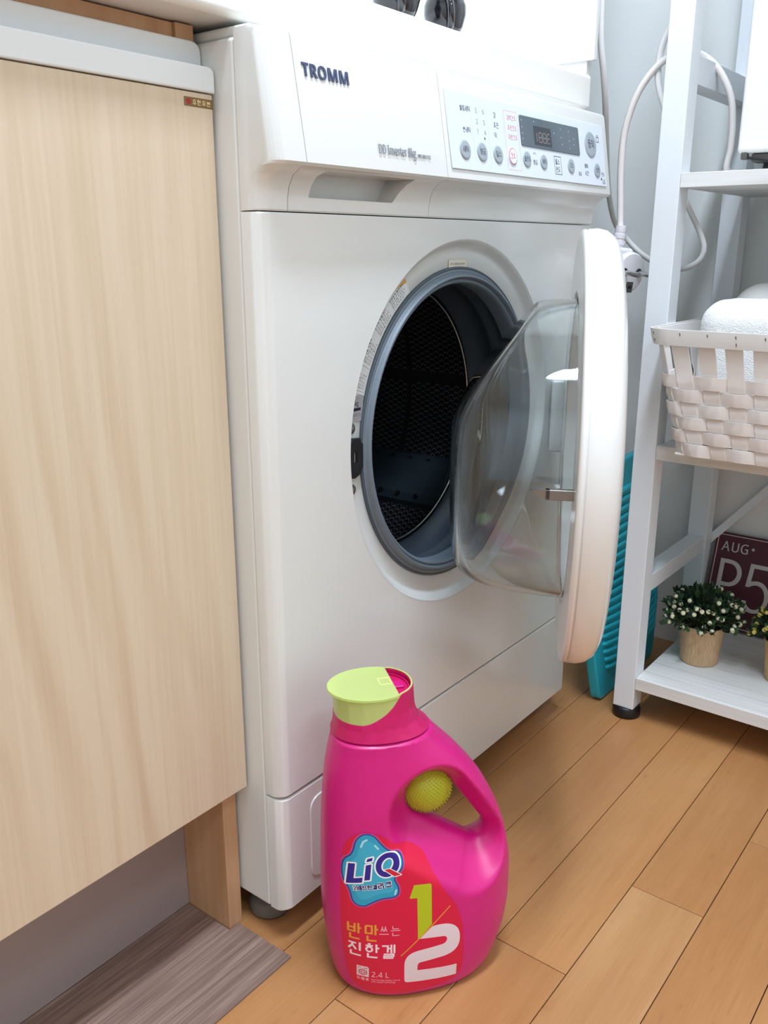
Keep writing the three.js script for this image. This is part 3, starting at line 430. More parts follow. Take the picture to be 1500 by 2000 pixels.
// ---------------------------------------------------------------- detergent bottle
const BOT = { x: -0.2368, z: 0.1193, a: 38 * RAD };
{
  const bL = ctab([0, 0.0015, 0.005, 0.012, 0.03, 0.06, 0.09, 0.16, 0.211, 0.247, 0.26], [-0.0640, -0.0680, -0.0715, -0.0742, -0.0775, -0.0808, -0.0825, -0.0814, -0.0777, -0.0712, -0.0690]);
  const bR = ctab([0, 0.0015, 0.005, 0.012, 0.022, 0.049, 0.075, 0.1006, 0.125, 0.147, 0.188, 0.2178, 0.2460, 0.2505, 0.26], [0.0650, 0.0690, 0.0730, 0.0775, 0.0820, 0.0895, 0.0922, 0.0922, 0.0890, 0.0835, 0.0650, 0.0430, 0.0170, 0.0140, 0.0120]);
  const bB = ctab([0, 0.0015, 0.005, 0.012, 0.05, 0.12, 0.18, 0.22, 0.247, 0.26], [0.0430, 0.0462, 0.0487, 0.0505, 0.0520, 0.0495, 0.0440, 0.0375, 0.0335, 0.033]);
  const P = 2.35, H0 = [0.0148, 0.1795], H1 = [0.0575, 0.1372];
  const smin = (a, b, k) => { const h = clamp(0.5 + 0.5 * (b - a) / k, 0, 1); return lerp(b, a, h) - k * h * (1 - h); };
  const holeD = (x, y) => { const px = x - H0[0], py = y - H0[1], dx = H1[0] - H0[0], dy = H1[1] - H0[1], t = clamp((px * dx + py * dy) / (dx * dx + dy * dy), 0, 1); return Math.hypot(px - t * dx, py - t * dy) - lerp(0.0205, 0.0098, t); };
  const F = (x, y, z) => {
    const l = bL(y), r = bR(y), c = (l + r) / 2, a = (r - l) / 2, b = bB(y);
    let f = 1 - Math.pow(Math.pow(Math.abs((x - c) / a), P) + Math.pow(Math.abs(z) / b, P), 1 / P);
    const d = holeD(x, y);
    if (d < 0.06) { const hz = 0.0185 + 0.040 * sstep(0.004, 0.044, d); const t = Math.max(0, 1 - d / 0.017); const g = 1 - Math.sqrt(t * t + (z / hz) * (z / hz)); f = smin(f, d < -0.02 ? -1 : g, 0.14); }
    return f;
  };
  const bodyGeo = (() => { // surface nets
    const h = 0.0021, x0 = -0.0865, y0 = 0.0, z0 = -0.0567, nx = Math.ceil(0.188 / h), ny = Math.ceil(0.253 / h), nz = 55; const val = new Float32Array(nx * ny * nz);
    const id = (i, j, k) => (k * ny + j) * nx + i;
    for (let k = 0; k < nz; k++) for (let j = 0; j < ny; j++) for (let i = 0; i < nx; i++) { const y = y0 + (j - 1) * h; val[id(i, j, k)] = y < 0 ? -0.2 : y > 0.2495 ? -0.2 : F(x0 + i * h, y, z0 + k * h); }
    const grid = new Int32Array(nx * ny * nz).fill(-1), pos = [], idx = [];
    for (let k = 0; k < nz - 1; k++) for (let j = 0; j < ny - 1; j++) for (let i = 0; i < nx - 1; i++) {
      let c = 0, sx = 0, sy = 0, sz = 0; const q = []; for (let m = 0; m < 8; m++) q.push(val[id(i + (m & 1), j + ((m >> 1) & 1), k + (m >> 2))]);
      for (const [a, b] of [[0, 1], [2, 3], [4, 5], [6, 7], [0, 2], [1, 3], [4, 6], [5, 7], [0, 4], [1, 5], [2, 6], [3, 7]]) if ((q[a] > 0) !== (q[b] > 0)) { const t = q[a] / (q[a] - q[b]); sx += lerp(a & 1, b & 1, t); sy += lerp((a >> 1) & 1, (b >> 1) & 1, t); sz += lerp(a >> 2, b >> 2, t); c++; }
      if (c) { grid[id(i, j, k)] = pos.length / 3; pos.push(x0 + (i + sx / c) * h, Math.max(0.0004, y0 + (j - 1 + sy / c) * h), z0 + (k + sz / c) * h); }
    }
    const quad = (a, b, c, d, f) => { f ? idx.push(a, b, c, a, c, d) : idx.push(a, c, b, a, d, c); };
    for (let k = 1; k < nz - 1; k++) for (let j = 1; j < ny - 1; j++) for (let i = 1; i < nx - 1; i++) {
      const s = val[id(i, j, k)] > 0;
      if (s !== val[id(i + 1, j, k)] > 0) quad(grid[id(i, j - 1, k - 1)], grid[id(i, j, k - 1)], grid[id(i, j, k)], grid[id(i, j - 1, k)], s);
      if (s !== val[id(i, j + 1, k)] > 0) quad(grid[id(i - 1, j, k - 1)], grid[id(i - 1, j, k)], grid[id(i, j, k)], grid[id(i, j, k - 1)], s);
      if (s !== val[id(i, j, k + 1)] > 0) quad(grid[id(i - 1, j - 1, k)], grid[id(i, j - 1, k)], grid[id(i, j, k)], grid[id(i - 1, j, k)], s);
    }
    // project onto the field and take normals from it
    const nor = [], e = 4e-4;
    for (let i = 0; i < pos.length; i += 3) { let [x, y, z] = pos.slice(i, i + 3); const inner = y > 0.0035 && y < 0.2465; let gx, gy, gz;
      for (let it = 0; it < 3; it++) { const f = F(x, y, z); gx = (F(x + e, y, z) - F(x - e, y, z)) / (2 * e); gy = (F(x, y + e, z) - F(x, y - e, z)) / (2 * e); gz = (F(x, y, z + e) - F(x, y, z - e)) / (2 * e); const g2 = gx * gx + gy * gy + gz * gz; if (inner && it < 2 && g2 > 1) { const s = clamp(f / g2, -0.02, 0.02); const m = Math.abs(f) / Math.sqrt(g2); if (m < 0.003) { x -= f / g2 * gx; y -= f / g2 * gy; z -= f / g2 * gz; } } }
      pos[i] = x; pos[i + 1] = y; pos[i + 2] = z; let n = V(-gx, -gy, -gz).normalize(); if (y > 0.2465) n = V(0, 1, 0).lerp(n, 0.4).normalize(); if (y < 0.001) n = V(0, -1, 0); nor.push(n.x, n.y, n.z); }
    const g = new THREE.BufferGeometry(); g.setAttribute('position', new THREE.Float32BufferAttribute(pos, 3)); g.setAttribute('normal', new THREE.Float32BufferAttribute(nor, 3)); g.setIndex(idx); g.setAttribute('uv', new THREE.Float32BufferAttribute(new Float32Array(pos.length / 3 * 2), 2)); return g;
  })();
  const t = thing('detergent_bottle', 'large magenta laundry liquid bottle with lime flip cap standing on the wooden floor', 'bottle', [BOT.x, 0.0003, BOT.z]); t.rotation.y = -BOT.a;
  const body = part('bottle_body', bodyGeo, M.pink, t);
  // printed label lying on the front
  const frontZ = (x, y) => { let a = 0, b = 0.058; if (F(x, y, 0) <= 0) return 0; for (let i = 0; i < 26; i++) { const m = (a + b) / 2; F(x, y, m) > 0 ? a = m : b = m; } return (a + b) / 2; };
  const lx0 = -0.080, lw = 0.120, ly0 = 0.004, lh = 0.172;
  const outline = new THREE.CatmullRomCurve3([[-0.0692, 0.1500], [-0.0635, 0.1645], [-0.0520, 0.1712], [-0.0370, 0.1680], [-0.0240, 0.1570], [-0.0095, 0.1492], [0.0010, 0.1405], [0.0070, 0.1270], [0.0175, 0.1075], [0.0275, 0.0915], [0.0333, 0.0707], [0.0350, 0.0380], [0.0295, 0.0155], [0.0010, 0.0090], [-0.0290, 0.0072], [-0.0500, 0.0090], [-0.0630, 0.0180], [-0.0690, 0.0450], [-0.0714, 0.0800], [-0.0714, 0.1150]].map(([x, y]) => V(x, y, 0)), true, 'catmullrom', 0.5);
  const LT = canvasTex(1200, 1720, (c, w, h) => {
    const k = w / lw, X = (x) => (x - lx0) * k, Y = (y) => (ly0 + lh - y) * k; const poly = (pts, close = true) => { c.beginPath(); pts.forEach(([x, y], i) => c[i ? 'lineTo' : 'moveTo'](X(x), Y(y))); if (close) c.closePath(); };
    c.fillStyle = '#e11444'; c.fillRect(0, 0, w, h);
    const smooth = (pts) => { c.beginPath(); const n = pts.length, P2 = pts.map(([x, y]) => [X(x), Y(y)]); for (let i = 0; i < n; i++) { const a = P2[i], b = P2[(i + 1) % n], m = [(a[0] + b[0]) / 2, (a[1] + b[1]) / 2]; if (!i) { const z = P2[n - 1]; c.moveTo((z[0] + a[0]) / 2, (z[1] + a[1]) / 2); } c.quadraticCurveTo(a[0], a[1], m[0], m[1]); } c.closePath(); };
    const blob = [[-0.0520, 0.1700], [-0.0445, 0.1690], [-0.0392, 0.1610], [-0.0330, 0.1545], [-0.0215, 0.1505], [-0.0205, 0.1380], [-0.0300, 0.1290], [-0.0245, 0.1195], [-0.0255, 0.1105], [-0.0376, 0.1100], [-0.0463, 0.1058], [-0.0540, 0.1000], [-0.0620, 0.1030], [-0.0635, 0.1157], [-0.0695, 0.1240], [-0.0692, 0.1430], [-0.0610, 0.1497], [-0.0585, 0.1640]];
    c.lineJoin = 'round'; smooth(blob); c.strokeStyle = 'rgba(190,120,190,0.55)'; c.lineWidth = 46; c.stroke(); smooth(blob); c.strokeStyle = '#1b3f96'; c.lineWidth = 22; c.stroke(); c.fillStyle = '#2aa5c9'; c.fill();
    smooth(blob.map(([x, y]) => [lerp(x, -0.0455, 0.18), lerp(y, 0.135, 0.18)])); c.fillStyle = '#3db4d4'; c.fill();
    c.strokeStyle = 'rgba(205,240,250,0.85)'; c.lineCap = 'round'; c.lineWidth = 16; for (const p of [[[-0.0548, 0.158], [-0.053, 0.163], [-0.050, 0.165]], [[-0.0435, 0.160], [-0.041, 0.157]], [[-0.0275, 0.113], [-0.0265, 0.117]]]) { poly(p, false); c.stroke(); }
    // LiQ
    const glyph = (f) => { c.strokeStyle = '#ffffff'; c.lineWidth = 26; c.lineJoin = 'round'; f(); c.stroke(); c.fillStyle = '#2b2391'; f(); c.fill('evenodd'); };
    glyph(() => poly([[-0.0650, 0.1405], [-0.0597, 0.1415], [-0.0612, 0.1268], [-0.0540, 0.1288], [-0.0545, 0.1238], [-0.0672, 0.1205]]));
    glyph(() => poly([[-0.0512, 0.1408], [-0.0468, 0.1422], [-0.0482, 0.1270], [-0.0528, 0.1260]])); glyph(() => poly([[-0.0508, 0.1440], [-0.0462, 0.1455], [-0.0455, 0.1487], [-0.0500, 0.1470]]));
    glyph(() => { c.beginPath(); c.save(); c.translate(X(-0.0333), Y(0.1418)); c.rotate(0.42); c.ellipse(0, 0, 96, 120, 0, 0, 6.3); c.moveTo(44, 0); c.ellipse(-4, 0, 46, 70, 0, 0, 6.3); c.restore(); });
    c.strokeStyle = '#ffffff'; c.lineWidth = 14; poly([[-0.0362, 0.1370], [-0.0318, 0.1380], [-0.0222, 0.1318], [-0.0280, 0.1305]]); c.stroke(); c.fillStyle = '#d8263c'; c.fill();
    const tilt = (x, y, a, f) => { c.save(); c.translate(X(x), Y(y)); c.rotate(a); f(); c.restore(); };
    tilt(-0.0630, 0.1195, -0.17, () => { c.lineJoin = 'round'; for (const [s, lw2] of [['#f2f2f8', 17], ['#241f66', 8]]) { c.strokeStyle = s; c.fillStyle = s; c.font = 'bold 52px sans-serif'; if (lw2 > 10) { c.lineWidth = 12; c.strokeText('2', 8, 46); } else c.fillText('2', 8, 46); hangul(c, '배진한겔', 40, 4, 38, 42, 4, lw2); hangul(c, '리큐', 212, -8, 56, 56, 6, lw2 * 1.25); } });
    // 1/2
    c.lineCap = 'butt'; c.fillStyle = '#bcc81e'; poly([[-0.0112, 0.1200], [0.0030, 0.1192], [0.0044, 0.1178], [0.0048, 0.0785], [-0.0078, 0.0640], [-0.0084, 0.1068], [-0.0152, 0.1072]]); c.fill();
    const two = (close) => { c.beginPath(); const m = (x, y) => c.moveTo(X(x), Y(y)), l = (x, y) => c.lineTo(X(x), Y(y)), b = (x1, y1, x2, y2, x, y) => c.bezierCurveTo(X(x1), Y(y1), X(x2), Y(y2), X(x), Y(y)); m(-0.0062, 0.0652); l(0.0052, 0.0760); b(0.022, 0.0785, 0.0312, 0.072, 0.0312, 0.0580); b(0.0312, 0.049, 0.027, 0.0432, 0.0150, 0.0420); l(-0.0048, 0.0400); b(-0.0076, 0.0395, -0.0080, 0.0380, -0.0079, 0.0318); l(0.0290, 0.0292); l(0.0290, 0.0172); l(-0.0170, 0.0196); b(-0.0190, 0.0200, -0.0194, 0.0215, -0.0194, 0.0235); l(-0.0196, 0.0390); b(-0.0194, 0.0480, -0.0150, 0.0522, -0.0050, 0.0532); l(0.0140, 0.0552); b(0.0202, 0.0558, 0.0205, 0.0632, 0.0150, 0.0636); c.closePath(); };
    c.fillStyle = '#f0dde3'; two(); c.fill(); c.strokeStyle = '#e8a83c'; c.lineWidth = 9; poly([[-0.0228, 0.0495], [0.0216, 0.0934]], false); c.stroke();
    c.lineCap = 'butt'; c.strokeStyle = '#e9a43a'; tilt(-0.0668, 0.0825, 0.0, () => hangul(c, '반만', 0, 0, 112, 178, 26, 17)); c.strokeStyle = '#f2b9c6'; tilt(-0.0412, 0.0822, 0.0, () => hangul(c, '쓰는', 0, 6, 84, 108, 14, 8)); c.strokeStyle = '#fbe6ec'; tilt(-0.0664, 0.0622, 0.0, () => hangul(c, '진한겔', 0, 0, 120, 150, 15, 17));
    // washer pictogram, volume and small print
    c.fillStyle = '#f0d3d8'; c.beginPath(); c.moveTo(X(-0.0594), Y(0.0368)); c.lineTo(X(-0.0508), Y(0.0368)); c.lineTo(X(-0.0496), Y(0.0350)); c.lineTo(X(-0.0496), Y(0.0252)); c.lineTo(X(-0.0594), Y(0.0252)); c.fill(); c.strokeStyle = '#cc4a62'; c.lineWidth = 9; c.beginPath(); c.arc(X(-0.0545), Y(0.0300), 31, 0, 7); c.stroke(); c.beginPath(); c.arc(X(-0.0545), Y(0.0300), 15, 0, 7); c.stroke(); c.lineWidth = 7; poly([[-0.0585, 0.0350], [-0.0560, 0.0350]], false); c.stroke(); poly([[-0.0540, 0.0347], [-0.0505, 0.0347]], false); c.stroke();
    c.strokeStyle = '#f2c3cd'; hangul(c, '드럼용', X(-0.0592), Y(0.0240), 30, 34, 4, 5); c.fillStyle = '#f2c3cd'; c.font = '82px sans-serif'; c.fillText('2.4 L', X(-0.0478), Y(0.0260), 150); c.font = '23px sans-serif'; c.fillText('Eco Friendly Powder Care in', X(-0.0476), Y(0.0222), 245); c.fillText('with Liquid Technology', X(-0.0476), Y(0.0199), 205);
  });
  { const NR = 26, NA = 140, cx = -0.02, cy = 0.075, pos = [], uv = [], idx = [], op = outline.getSpacedPoints(NA);
    for (let i = 0; i <= NR; i++) for (let j = 0; j <= NA; j++) { const q = op[j % NA], x = lerp(cx, q.x, i / NR), y = lerp(cy, q.y, i / NR); pos.push(x, y, frontZ(x, y) + 0.0004); uv.push((x - lx0) / lw, (y - ly0) / lh); if (i < NR && j < NA) { const a = i * (NA + 1) + j, b = a + NA + 1; idx.push(a, b, b + 1, a, b + 1, a + 1); } }
    const g = new THREE.BufferGeometry(); g.setAttribute('position', new THREE.Float32BufferAttribute(pos, 3)); g.setAttribute('uv', new THREE.Float32BufferAttribute(uv, 2)); g.setIndex(idx); g.computeVertexNormals();
    const n = g.attributes.normal; if (n.getZ(200) < 0) { const a = []; for (let i = 0; i < idx.length; i += 3) a.push(idx[i], idx[i + 2], idx[i + 1]); g.setIndex(a); g.computeVertexNormals(); }
    part('label', g, std('#ffffff', 0.4, 0, { map: LT, side: THREE.DoubleSide }), body, 'red front label with a blue splash and a large one half'); }
  // collar and flip cap
  const cX = ptab([0.2502, 0.254, 0.261, 0.270, 0.291], [-0.0288, -0.0308, -0.0328, -0.0342, -0.0352]), cA = ptab([0.2502, 0.254, 0.261, 0.270, 0.291], [0.0428, 0.0392, 0.0362, 0.0348, 0.0342]), cB = ptab([0.2502, 0.254, 0.261, 0.270, 0.291], [0.0335, 0.0320, 0.0308, 0.0300, 0.0292]);
  const se = (a) => Math.sign(a) * Math.pow(Math.abs(a), 2 / 2.2), NS = 72;
  const ringAt = (yf, inset = 0) => Array.from({ length: NS }, (_, j) => { const th = j / NS * Math.PI * 2, c = Math.cos(th), s = Math.sin(th), y = yf(c); return V(cX(y) + (cA(y) - inset) * se(c), y, (cB(y) - inset) * se(s)); });
  const topY = (c) => 0.2655 + 0.0237 * Math.pow(clamp((c + 0.47) / 0.98, 0, 1), 1.8);
  const rows = []; for (let i = 0; i <= 10; i++) rows.push(ringAt((c) => lerp(0.2503, topY(c), i / 10))); rows.push(ringAt((c) => topY(c) + 0.0003, 0.0008)); rows.push(ringAt((c) => topY(c) - 0.0005, 0.0020)); rows.push(ringAt((c) => Math.min(topY(c), 0.282) - 0.004, 0.0022));
  const cap = part('cap_collar', loft(rows, { crease: 40 }), M.pinkCap, t, 'magenta cap collar');
  { const sh = new THREE.Shape(); for (let j = 0; j <= 40; j++) { const th = lerp(-1, 1, j / 40) * 1.09, x = -0.0352 + 0.0318 * Math.cos(th), z = 0.0270 * Math.sin(th); sh[j ? 'lineTo' : 'moveTo'](x, -z); } sh.closePath(); const g = new THREE.ExtrudeGeometry(sh, { depth: 0.0015, bevelEnabled: false }); g.rotateX(-Math.PI / 2); g.translate(0, 0.2822, 0); part('rear_top', g, M.pinkCap, cap); }
  part('hinge_block', merge([rbox(-0.0195, -0.0085, 0.2832, 0.2862, -0.0055, 0.0055, 0.001, 1)]), M.pink, cap);
  { const g = lathe([[0.0001, 0.2500], [0.029, 0.2500], [0.029, 0.2620], [0.0190, 0.2640], [0.0165, 0.2700], [0.0160, 0.2855], [0.0140, 0.2858], [0.0138, 0.266], [0.0001, 0.264]], 40); g.scale(1, 1, 0.9); g.translate(-0.0335, 0, 0); part('spout', g, M.pinkCap, cap); }
  { const w0 = []; for (const [y, o] of [[0.262, 0.0030], [0.2855, 0.0030], [0.2855, 0.0042], [0.262, 0.0042], [0.262, 0.0030]]) w0.push(ringAt(() => y, o)); part('inner_wall', loft(w0, { caps: false, crease: 40 }), M.pinkCap, cap); }
  const rows2 = []; for (let i = 0; i <= 6; i++) rows2.push(ringAt((c) => lerp(topY(c) + 0.0004, Math.max(topY(c) + 0.0008, 0.2872), i / 6), 0.0004)); for (let i = 6; i >= 0; i--) rows2.push(ringAt((c) => lerp(topY(c) + 0.0004, Math.max(topY(c) + 0.0008, 0.2872), i / 6), 0.0018));
  const lidShape = new THREE.Shape(); { const cx = -0.0362, a = 0.0372, b = 0.0292, xh = -0.0190; const pts = []; for (let j = 0; j <= 60; j++) { const th = lerp(0, 2 * Math.PI, j / 60), x = cx + a * Math.cos(th); pts.push([Math.min(x, xh), -b * Math.sin(th)]); } pts.forEach(([x, y], i) => lidShape[i ? 'lineTo' : 'moveTo'](x, y)); }
  const lid = new THREE.ExtrudeGeometry(lidShape, { depth: 0.0016, bevelEnabled: true, bevelSize: 0.0008, bevelThickness: 0.0007, bevelSegments: 3, curveSegments: 20 }); lid.rotateX(-Math.PI / 2); lid.translate(0, 0.2873, 0);
  const lidm = part('flip_lid', lid, M.lime, t, 'translucent lime flip lid');
  part('lid_skirt', loft([...rows2, rows2[0]], { caps: false, crease: 40 }), M.lime, lidm);
  { const s = new THREE.Shape(); s.moveTo(-0.030, -0.006); s.lineTo(-0.0195, -0.006); s.lineTo(-0.0195, 0.006); s.lineTo(-0.030, 0.006); const hh = new THREE.Path(); hh.moveTo(-0.0292, -0.0052); hh.lineTo(-0.0292, 0.0052); hh.lineTo(-0.0200, 0.0052); hh.lineTo(-0.0200, -0.0052); s.holes.push(hh); const g = new THREE.ExtrudeGeometry(s, { depth: 0.0004, bevelEnabled: false }); g.rotateX(-Math.PI / 2); g.translate(0, 0.2896, 0); part('hinge_tab', g, std('#ecf0a0', 0.4), lidm); }

  // scrubbing ball wedged in the grip
  const w = new THREE.Matrix4().makeRotationY(-BOT.a).setPosition(BOT.x, 0.0003, BOT.z);
  const bp = V(0.0128, 0.1830, 0.001).applyMatrix4(w);
  const sb = thing('scrub_ball', 'lime yellow bristled ball tucked into the grip hole of the magenta bottle', 'ball', bp.toArray()); sb.rotation.y = -BOT.a;
  { const g = new THREE.SphereGeometry(0.0222, 40, 28); g.scale(1, 1, 0.92); part('core', g, M.ball, sb); }
  { const tuft = new THREE.ConeGeometry(0.00062, 0.0036, 5); tuft.translate(0, 0.0006, 0); const list = []; const N = 900; for (let i = 0; i < N; i++) { const y = 1 - 2 * (i + 0.5) / N, ph = i * 2.399963; const rr2 = Math.sqrt(1 - y * y); const d = V(rr2 * Math.cos(ph), y, rr2 * Math.sin(ph)); list.push(d); }
    const im = new THREE.InstancedMesh(tuft, M.ball, list.length); const q = new THREE.Quaternion(), m4 = new THREE.Matrix4(); list.forEach((d, i) => { q.setFromUnitVectors(V(0, 1, 0), d); m4.compose(V(d.x * 0.0223, d.y * 0.0223, d.z * 0.0205), q, V(1, 1, 1)); im.setMatrixAt(i, m4); }); im.name = 'bristles'; im.userData.kind = 'stuff'; im.castShadow = im.receiveShadow = true; sb.add(im); }
}

// ---------------------------------------------------------------- shelf unit
const PX0 = 0.305, PXB = 0.552;
{
  const t = thing('shelf_unit', 'white open shelf unit with square posts and three boards by the right wall', 'shelf');
  for (const [x, z] of [[PX0, 0.0817], [PXB, 0.0817], [PX0, 0.742], [PXB, 0.742]]) {
    const p = part('post', rbox(x, x + 0.03, 0.0165, 1.32, z, z + 0.0297, 0.0012, 1), M.post, t);
    const g = lathe([[0.0001, 0], [0.0175, 0], [0.0195, 0.002], [0.0195, 0.011], [0.0175, 0.0135], [0.0175, 0.0168], [0.0001, 0.0168]], 24); g.translate(x + 0.015, 0.0003, z + 0.0149); part('foot', g, M.black, p, 'black plastic foot');
  }
  const shelfUV = (g) => { const q = metricUV(g); const p = q.attributes.position, uv = q.attributes.uv; for (let i = 0; i < p.count; i++) uv.setXY(i, p.getX(i) + p.getY(i) * 0.7, p.getZ(i)); return q; };
  for (const [y0, y1] of [[0.049, 0.067], [0.379, 0.3975], [0.7098, 0.7264]]) part('shelf_board', shelfUV(rbox(PX0, PXB + 0.029, y0, y1, 0.1116, 0.7418, 0.0008, 1)), M.shelf, t);
  for (const z of [0.0845, 0.745]) for (const [y0, y1] of [[0.185, 0.2095], [0.826, 0.858]]) part('side_bar', rbox(PX0 + 0.0301, PXB - 0.0001, y0, y1, z, z + 0.0245, 0.001, 1), M.post, t);
  { const g = rbox(-0.003, 0.003, -0.006, 0.006, 0, 0.74, 0.001, 1); g.rotateX(-Math.atan2(0.80, 0.66) * 1.0 + 0.0); g.translate(PXB + 0.033, 0.178, 0.092); part('back_brace', g, M.post, t, 'diagonal flat brace behind the shelves'); }
}

// washboard leaning between washer and shelf
{
  const t = thing('washboard', 'teal plastic washboard with wavy ridges leaning behind the white shelf post', 'washboard', [0.425, 0.0008, 0.0500]);
  t.rotation.x = -0.052;
  const s = new THREE.Shape();
  s.moveTo(-0.085, 0); s.quadraticCurveTo(-0.096, 0, -0.100, 0.012); s.lineTo(-0.123, 0.095); s.quadraticCurveTo(-0.126, 0.105, -0.125, 0.118); s.lineTo(-0.112, 0.345); s.lineTo(-0.110, 0.362); s.quadraticCurveTo(-0.108, 0.379, -0.090, 0.379); s.lineTo(-0.078, 0.379); s.quadraticCurveTo(-0.063, 0.379, -0.060, 0.352); s.lineTo(0.036, 0.352); s.lineTo(0.070, 0.250); s.lineTo(0.118, 0.110); s.lineTo(0.120, 0.095); s.lineTo(0.106, 0.012); s.quadraticCurveTo(0.101, 0, 0.090, 0); s.closePath();
  const g = new THREE.ExtrudeGeometry(s, { depth: 0.010, bevelEnabled: true, bevelSize: 0.003, bevelThickness: 0.003, bevelOffset: -0.003, bevelSegments: 3, curveSegments: 10 }); g.translate(0, 0.0, -0.010);
  part('board', g, M.teal, t);
  const N = 21;
  for (let i = 0; i < N; i++) {
    const y = 0.046 + i * 0.0129, A = lerp(0.020, -0.012, i / N), L0 = i < 5 ? lerp(-0.082, -0.104, i / 5) : -0.106, L1 = lerp(0.110, 0.040, clamp((y - 0.11) / 0.2, 0, 1)), pts = [];
    for (let k = 0; k <= 20; k++) { const x = lerp(L0, L1, k / 20); const q = x / 0.112; pts.push(V(x, y + A * (q * q - 0.4), 0.0026 - (k === 0 || k === 20 ? 0.005 : 0))); }
    const rg = tube(pts, 0.0047, 30, 10); part('ridge', rg, M.teal2, t);
  }
}

// basket of towels
const BK = { y0: 0.3985, y1: 0.5515 };
{
  const t = thing('woven_basket', 'white woven wood-strip basket holding towels on the middle shelf', 'basket');
  const rect = (f) => ({ x0: lerp(0.262, 0.2345, f), x1: lerp(0.500, 0.530, f), z0: lerp(0.148, 0.1165, f), z1: lerp(0.440, 0.472, f), r: 0.022 });
  const per = (f, s, off) => { // s in [0,1) counter from the middle of the front
    const { x0, x1, z0, z1, r } = rect(f); const a = x1 - x0 - 2 * r, b = z1 - z0 - 2 * r, q = Math.PI * r / 2, L = 2 * (a + b) + 4 * q; let d = (((s % 1) + 1) % 1) * L;
    const seg = [[b, (u) => [x0 - off, z0 + r + u]], [q, (u) => { const c = u / r; return [x0 + r - (r + off) * Math.cos(c), z1 - r + (r + off) * Math.sin(c)]; }], [a, (u) => [x0 + r + u, z1 + off]], [q, (u) => { const c = u / r; return [x1 - r + (r + off) * Math.sin(c), z1 - r + (r + off) * Math.cos(c)]; }], [b, (u) => [x1 + off, z1 - r - u]], [q, (u) => { const c = u / r; return [x1 - r + (r + off) * Math.cos(c), z0 + r - (r + off) * Math.sin(c)]; }], [a, (u) => [x1 - r - u, z0 - off]], [q, (u) => { const c = u / r; return [x0 + r - (r + off) * Math.sin(c), z0 + r - (r + off) * Math.cos(c)]; }]];
    for (const [len, fn] of seg) { if (d <= len) return fn(d); d -= len; } return seg[0][1](0); };
  const N = 40, NS = N * 6, th = 0.0014;
  const band = (ya, yb, offF, thick = th) => { const rows = []; const fy = (y) => (y - BK.y0) / (BK.y1 - BK.y0); for (const [y, o] of [[ya, 0], [lerp(ya, yb, 0.5), 0.0006], [yb, 0], [yb, -thick], [ya, -thick], [ya, 0]]) rows.push(Array.from({ length: NS }, (_, j) => { const s = j / NS, [x, z] = per(fy(y), s, offF(s) + o); return V(x, y, z); })); return loft(rows, { caps: false, crease: 40 }); };
  const S0 = 0.0085; // phase of the first upright strip
  part('bottom', rbox(0.264, 0.498, BK.y0, BK.y0 + 0.003, 0.150, 0.438, 0.001, 1), M.basket, t);
  const tint = ['#f6f0eb', '#f1e7e0', '#f4ebe4'].map((c) => std(c, 0.7));
  for (let k = 0; k < N; k++) {
    const s = S0 + k / N, pts = []; const hwS = 0.0085 / 1.06; const ringsA = [];
    for (let i = 0; i <= 18; i++) { const y = lerp(BK.y0 + 0.001, 0.549, i / 18), f = (y - BK.y0) / (BK.y1 - BK.y0), row = (y - 0.3995) / 0.0166, amp = row < 6 ? 0.0016 * Math.cos(Math.PI * (row - 0.5)) * (k % 2 ? 1 : -1) : 0; const ring = []; for (const [ds, o] of [[-hwS, 0], [0, 0.0004], [hwS, 0], [hwS, -th], [-hwS, -th]]) { const [x, z] = per(f, s + ds, amp + o - 0.0008); ring.push(V(x, y, z)); } ringsA.push(ring); }
    part('stake', loft(ringsA, { crease: 40 }), tint[k % 3], t);
  }
  for (let r = 0; r < 6; r++) { const ya = 0.3995 + r * 0.0166; part('weaver', band(ya + 0.0005, ya + 0.0158, (s) => 0.0026 * Math.cos(Math.PI * (N * (s - S0) + r)) * 1.0), tint[r % 3], t); }
  const rim = part('rim', merge([band(0.5330, 0.5515, () => 0.0052, 0.0022), band(0.5335, 0.5510, () => -0.0032, 0.002)]), M.basketRim, t, 'smooth white rim band');
  for (let k = 0; k < 10; k++) for (const [y, on] of [[0.5465, 1], [0.5385, k % 3 === 0]]) if (on) { const s = S0 + (k - 1) / N + 0.004, f = (y - BK.y0) / (BK.y1 - BK.y0), [x, z] = per(f, s, 0.0057); const g = rbox(-0.0004, 0.0004, -0.0016, 0.0016, -0.0005, 0.0005, 0.0002, 1); g.rotateX(-0.25); g.translate(x, y, z); part('staple', g, M.staple, rim); }
}
function towel(x0, x1, y0, y1, z0, z1, seed, label) {
  const g0 = new RoundedBoxGeometry(x1 - x0, y1 - y0, z1 - z0, 10, Math.min(x1 - x0, z1 - z0) * 0.34); const g = mergeVertices(g0); const p = g.attributes.position, n = g.attributes.normal;
  for (let i = 0; i < p.count; i++) { const x = p.getX(i), y = p.getY(i), z = p.getZ(i); const d = 0.0022 * (fbm((x + z) * 30 + 7, (y - z * 0.4) * 30 + seed, seed, 3) - 0.5) + 0.0005 * (noise(x * 400, (y + z) * 400, seed) - 0.5); p.setXYZ(i, x + n.getX(i) * d, y + n.getY(i) * d, z + n.getZ(i) * d); }
  g.computeVertexNormals(); g.translate((x0 + x1) / 2, (y0 + y1) / 2, (z0 + z1) / 2); g.deleteAttribute('uv'); const q = metricUV(g); const qq = mergeVertices(q); qq.computeVertexNormals();
  return single('rolled_towel', qq, M.towel, label, 'towel', undefined);
}
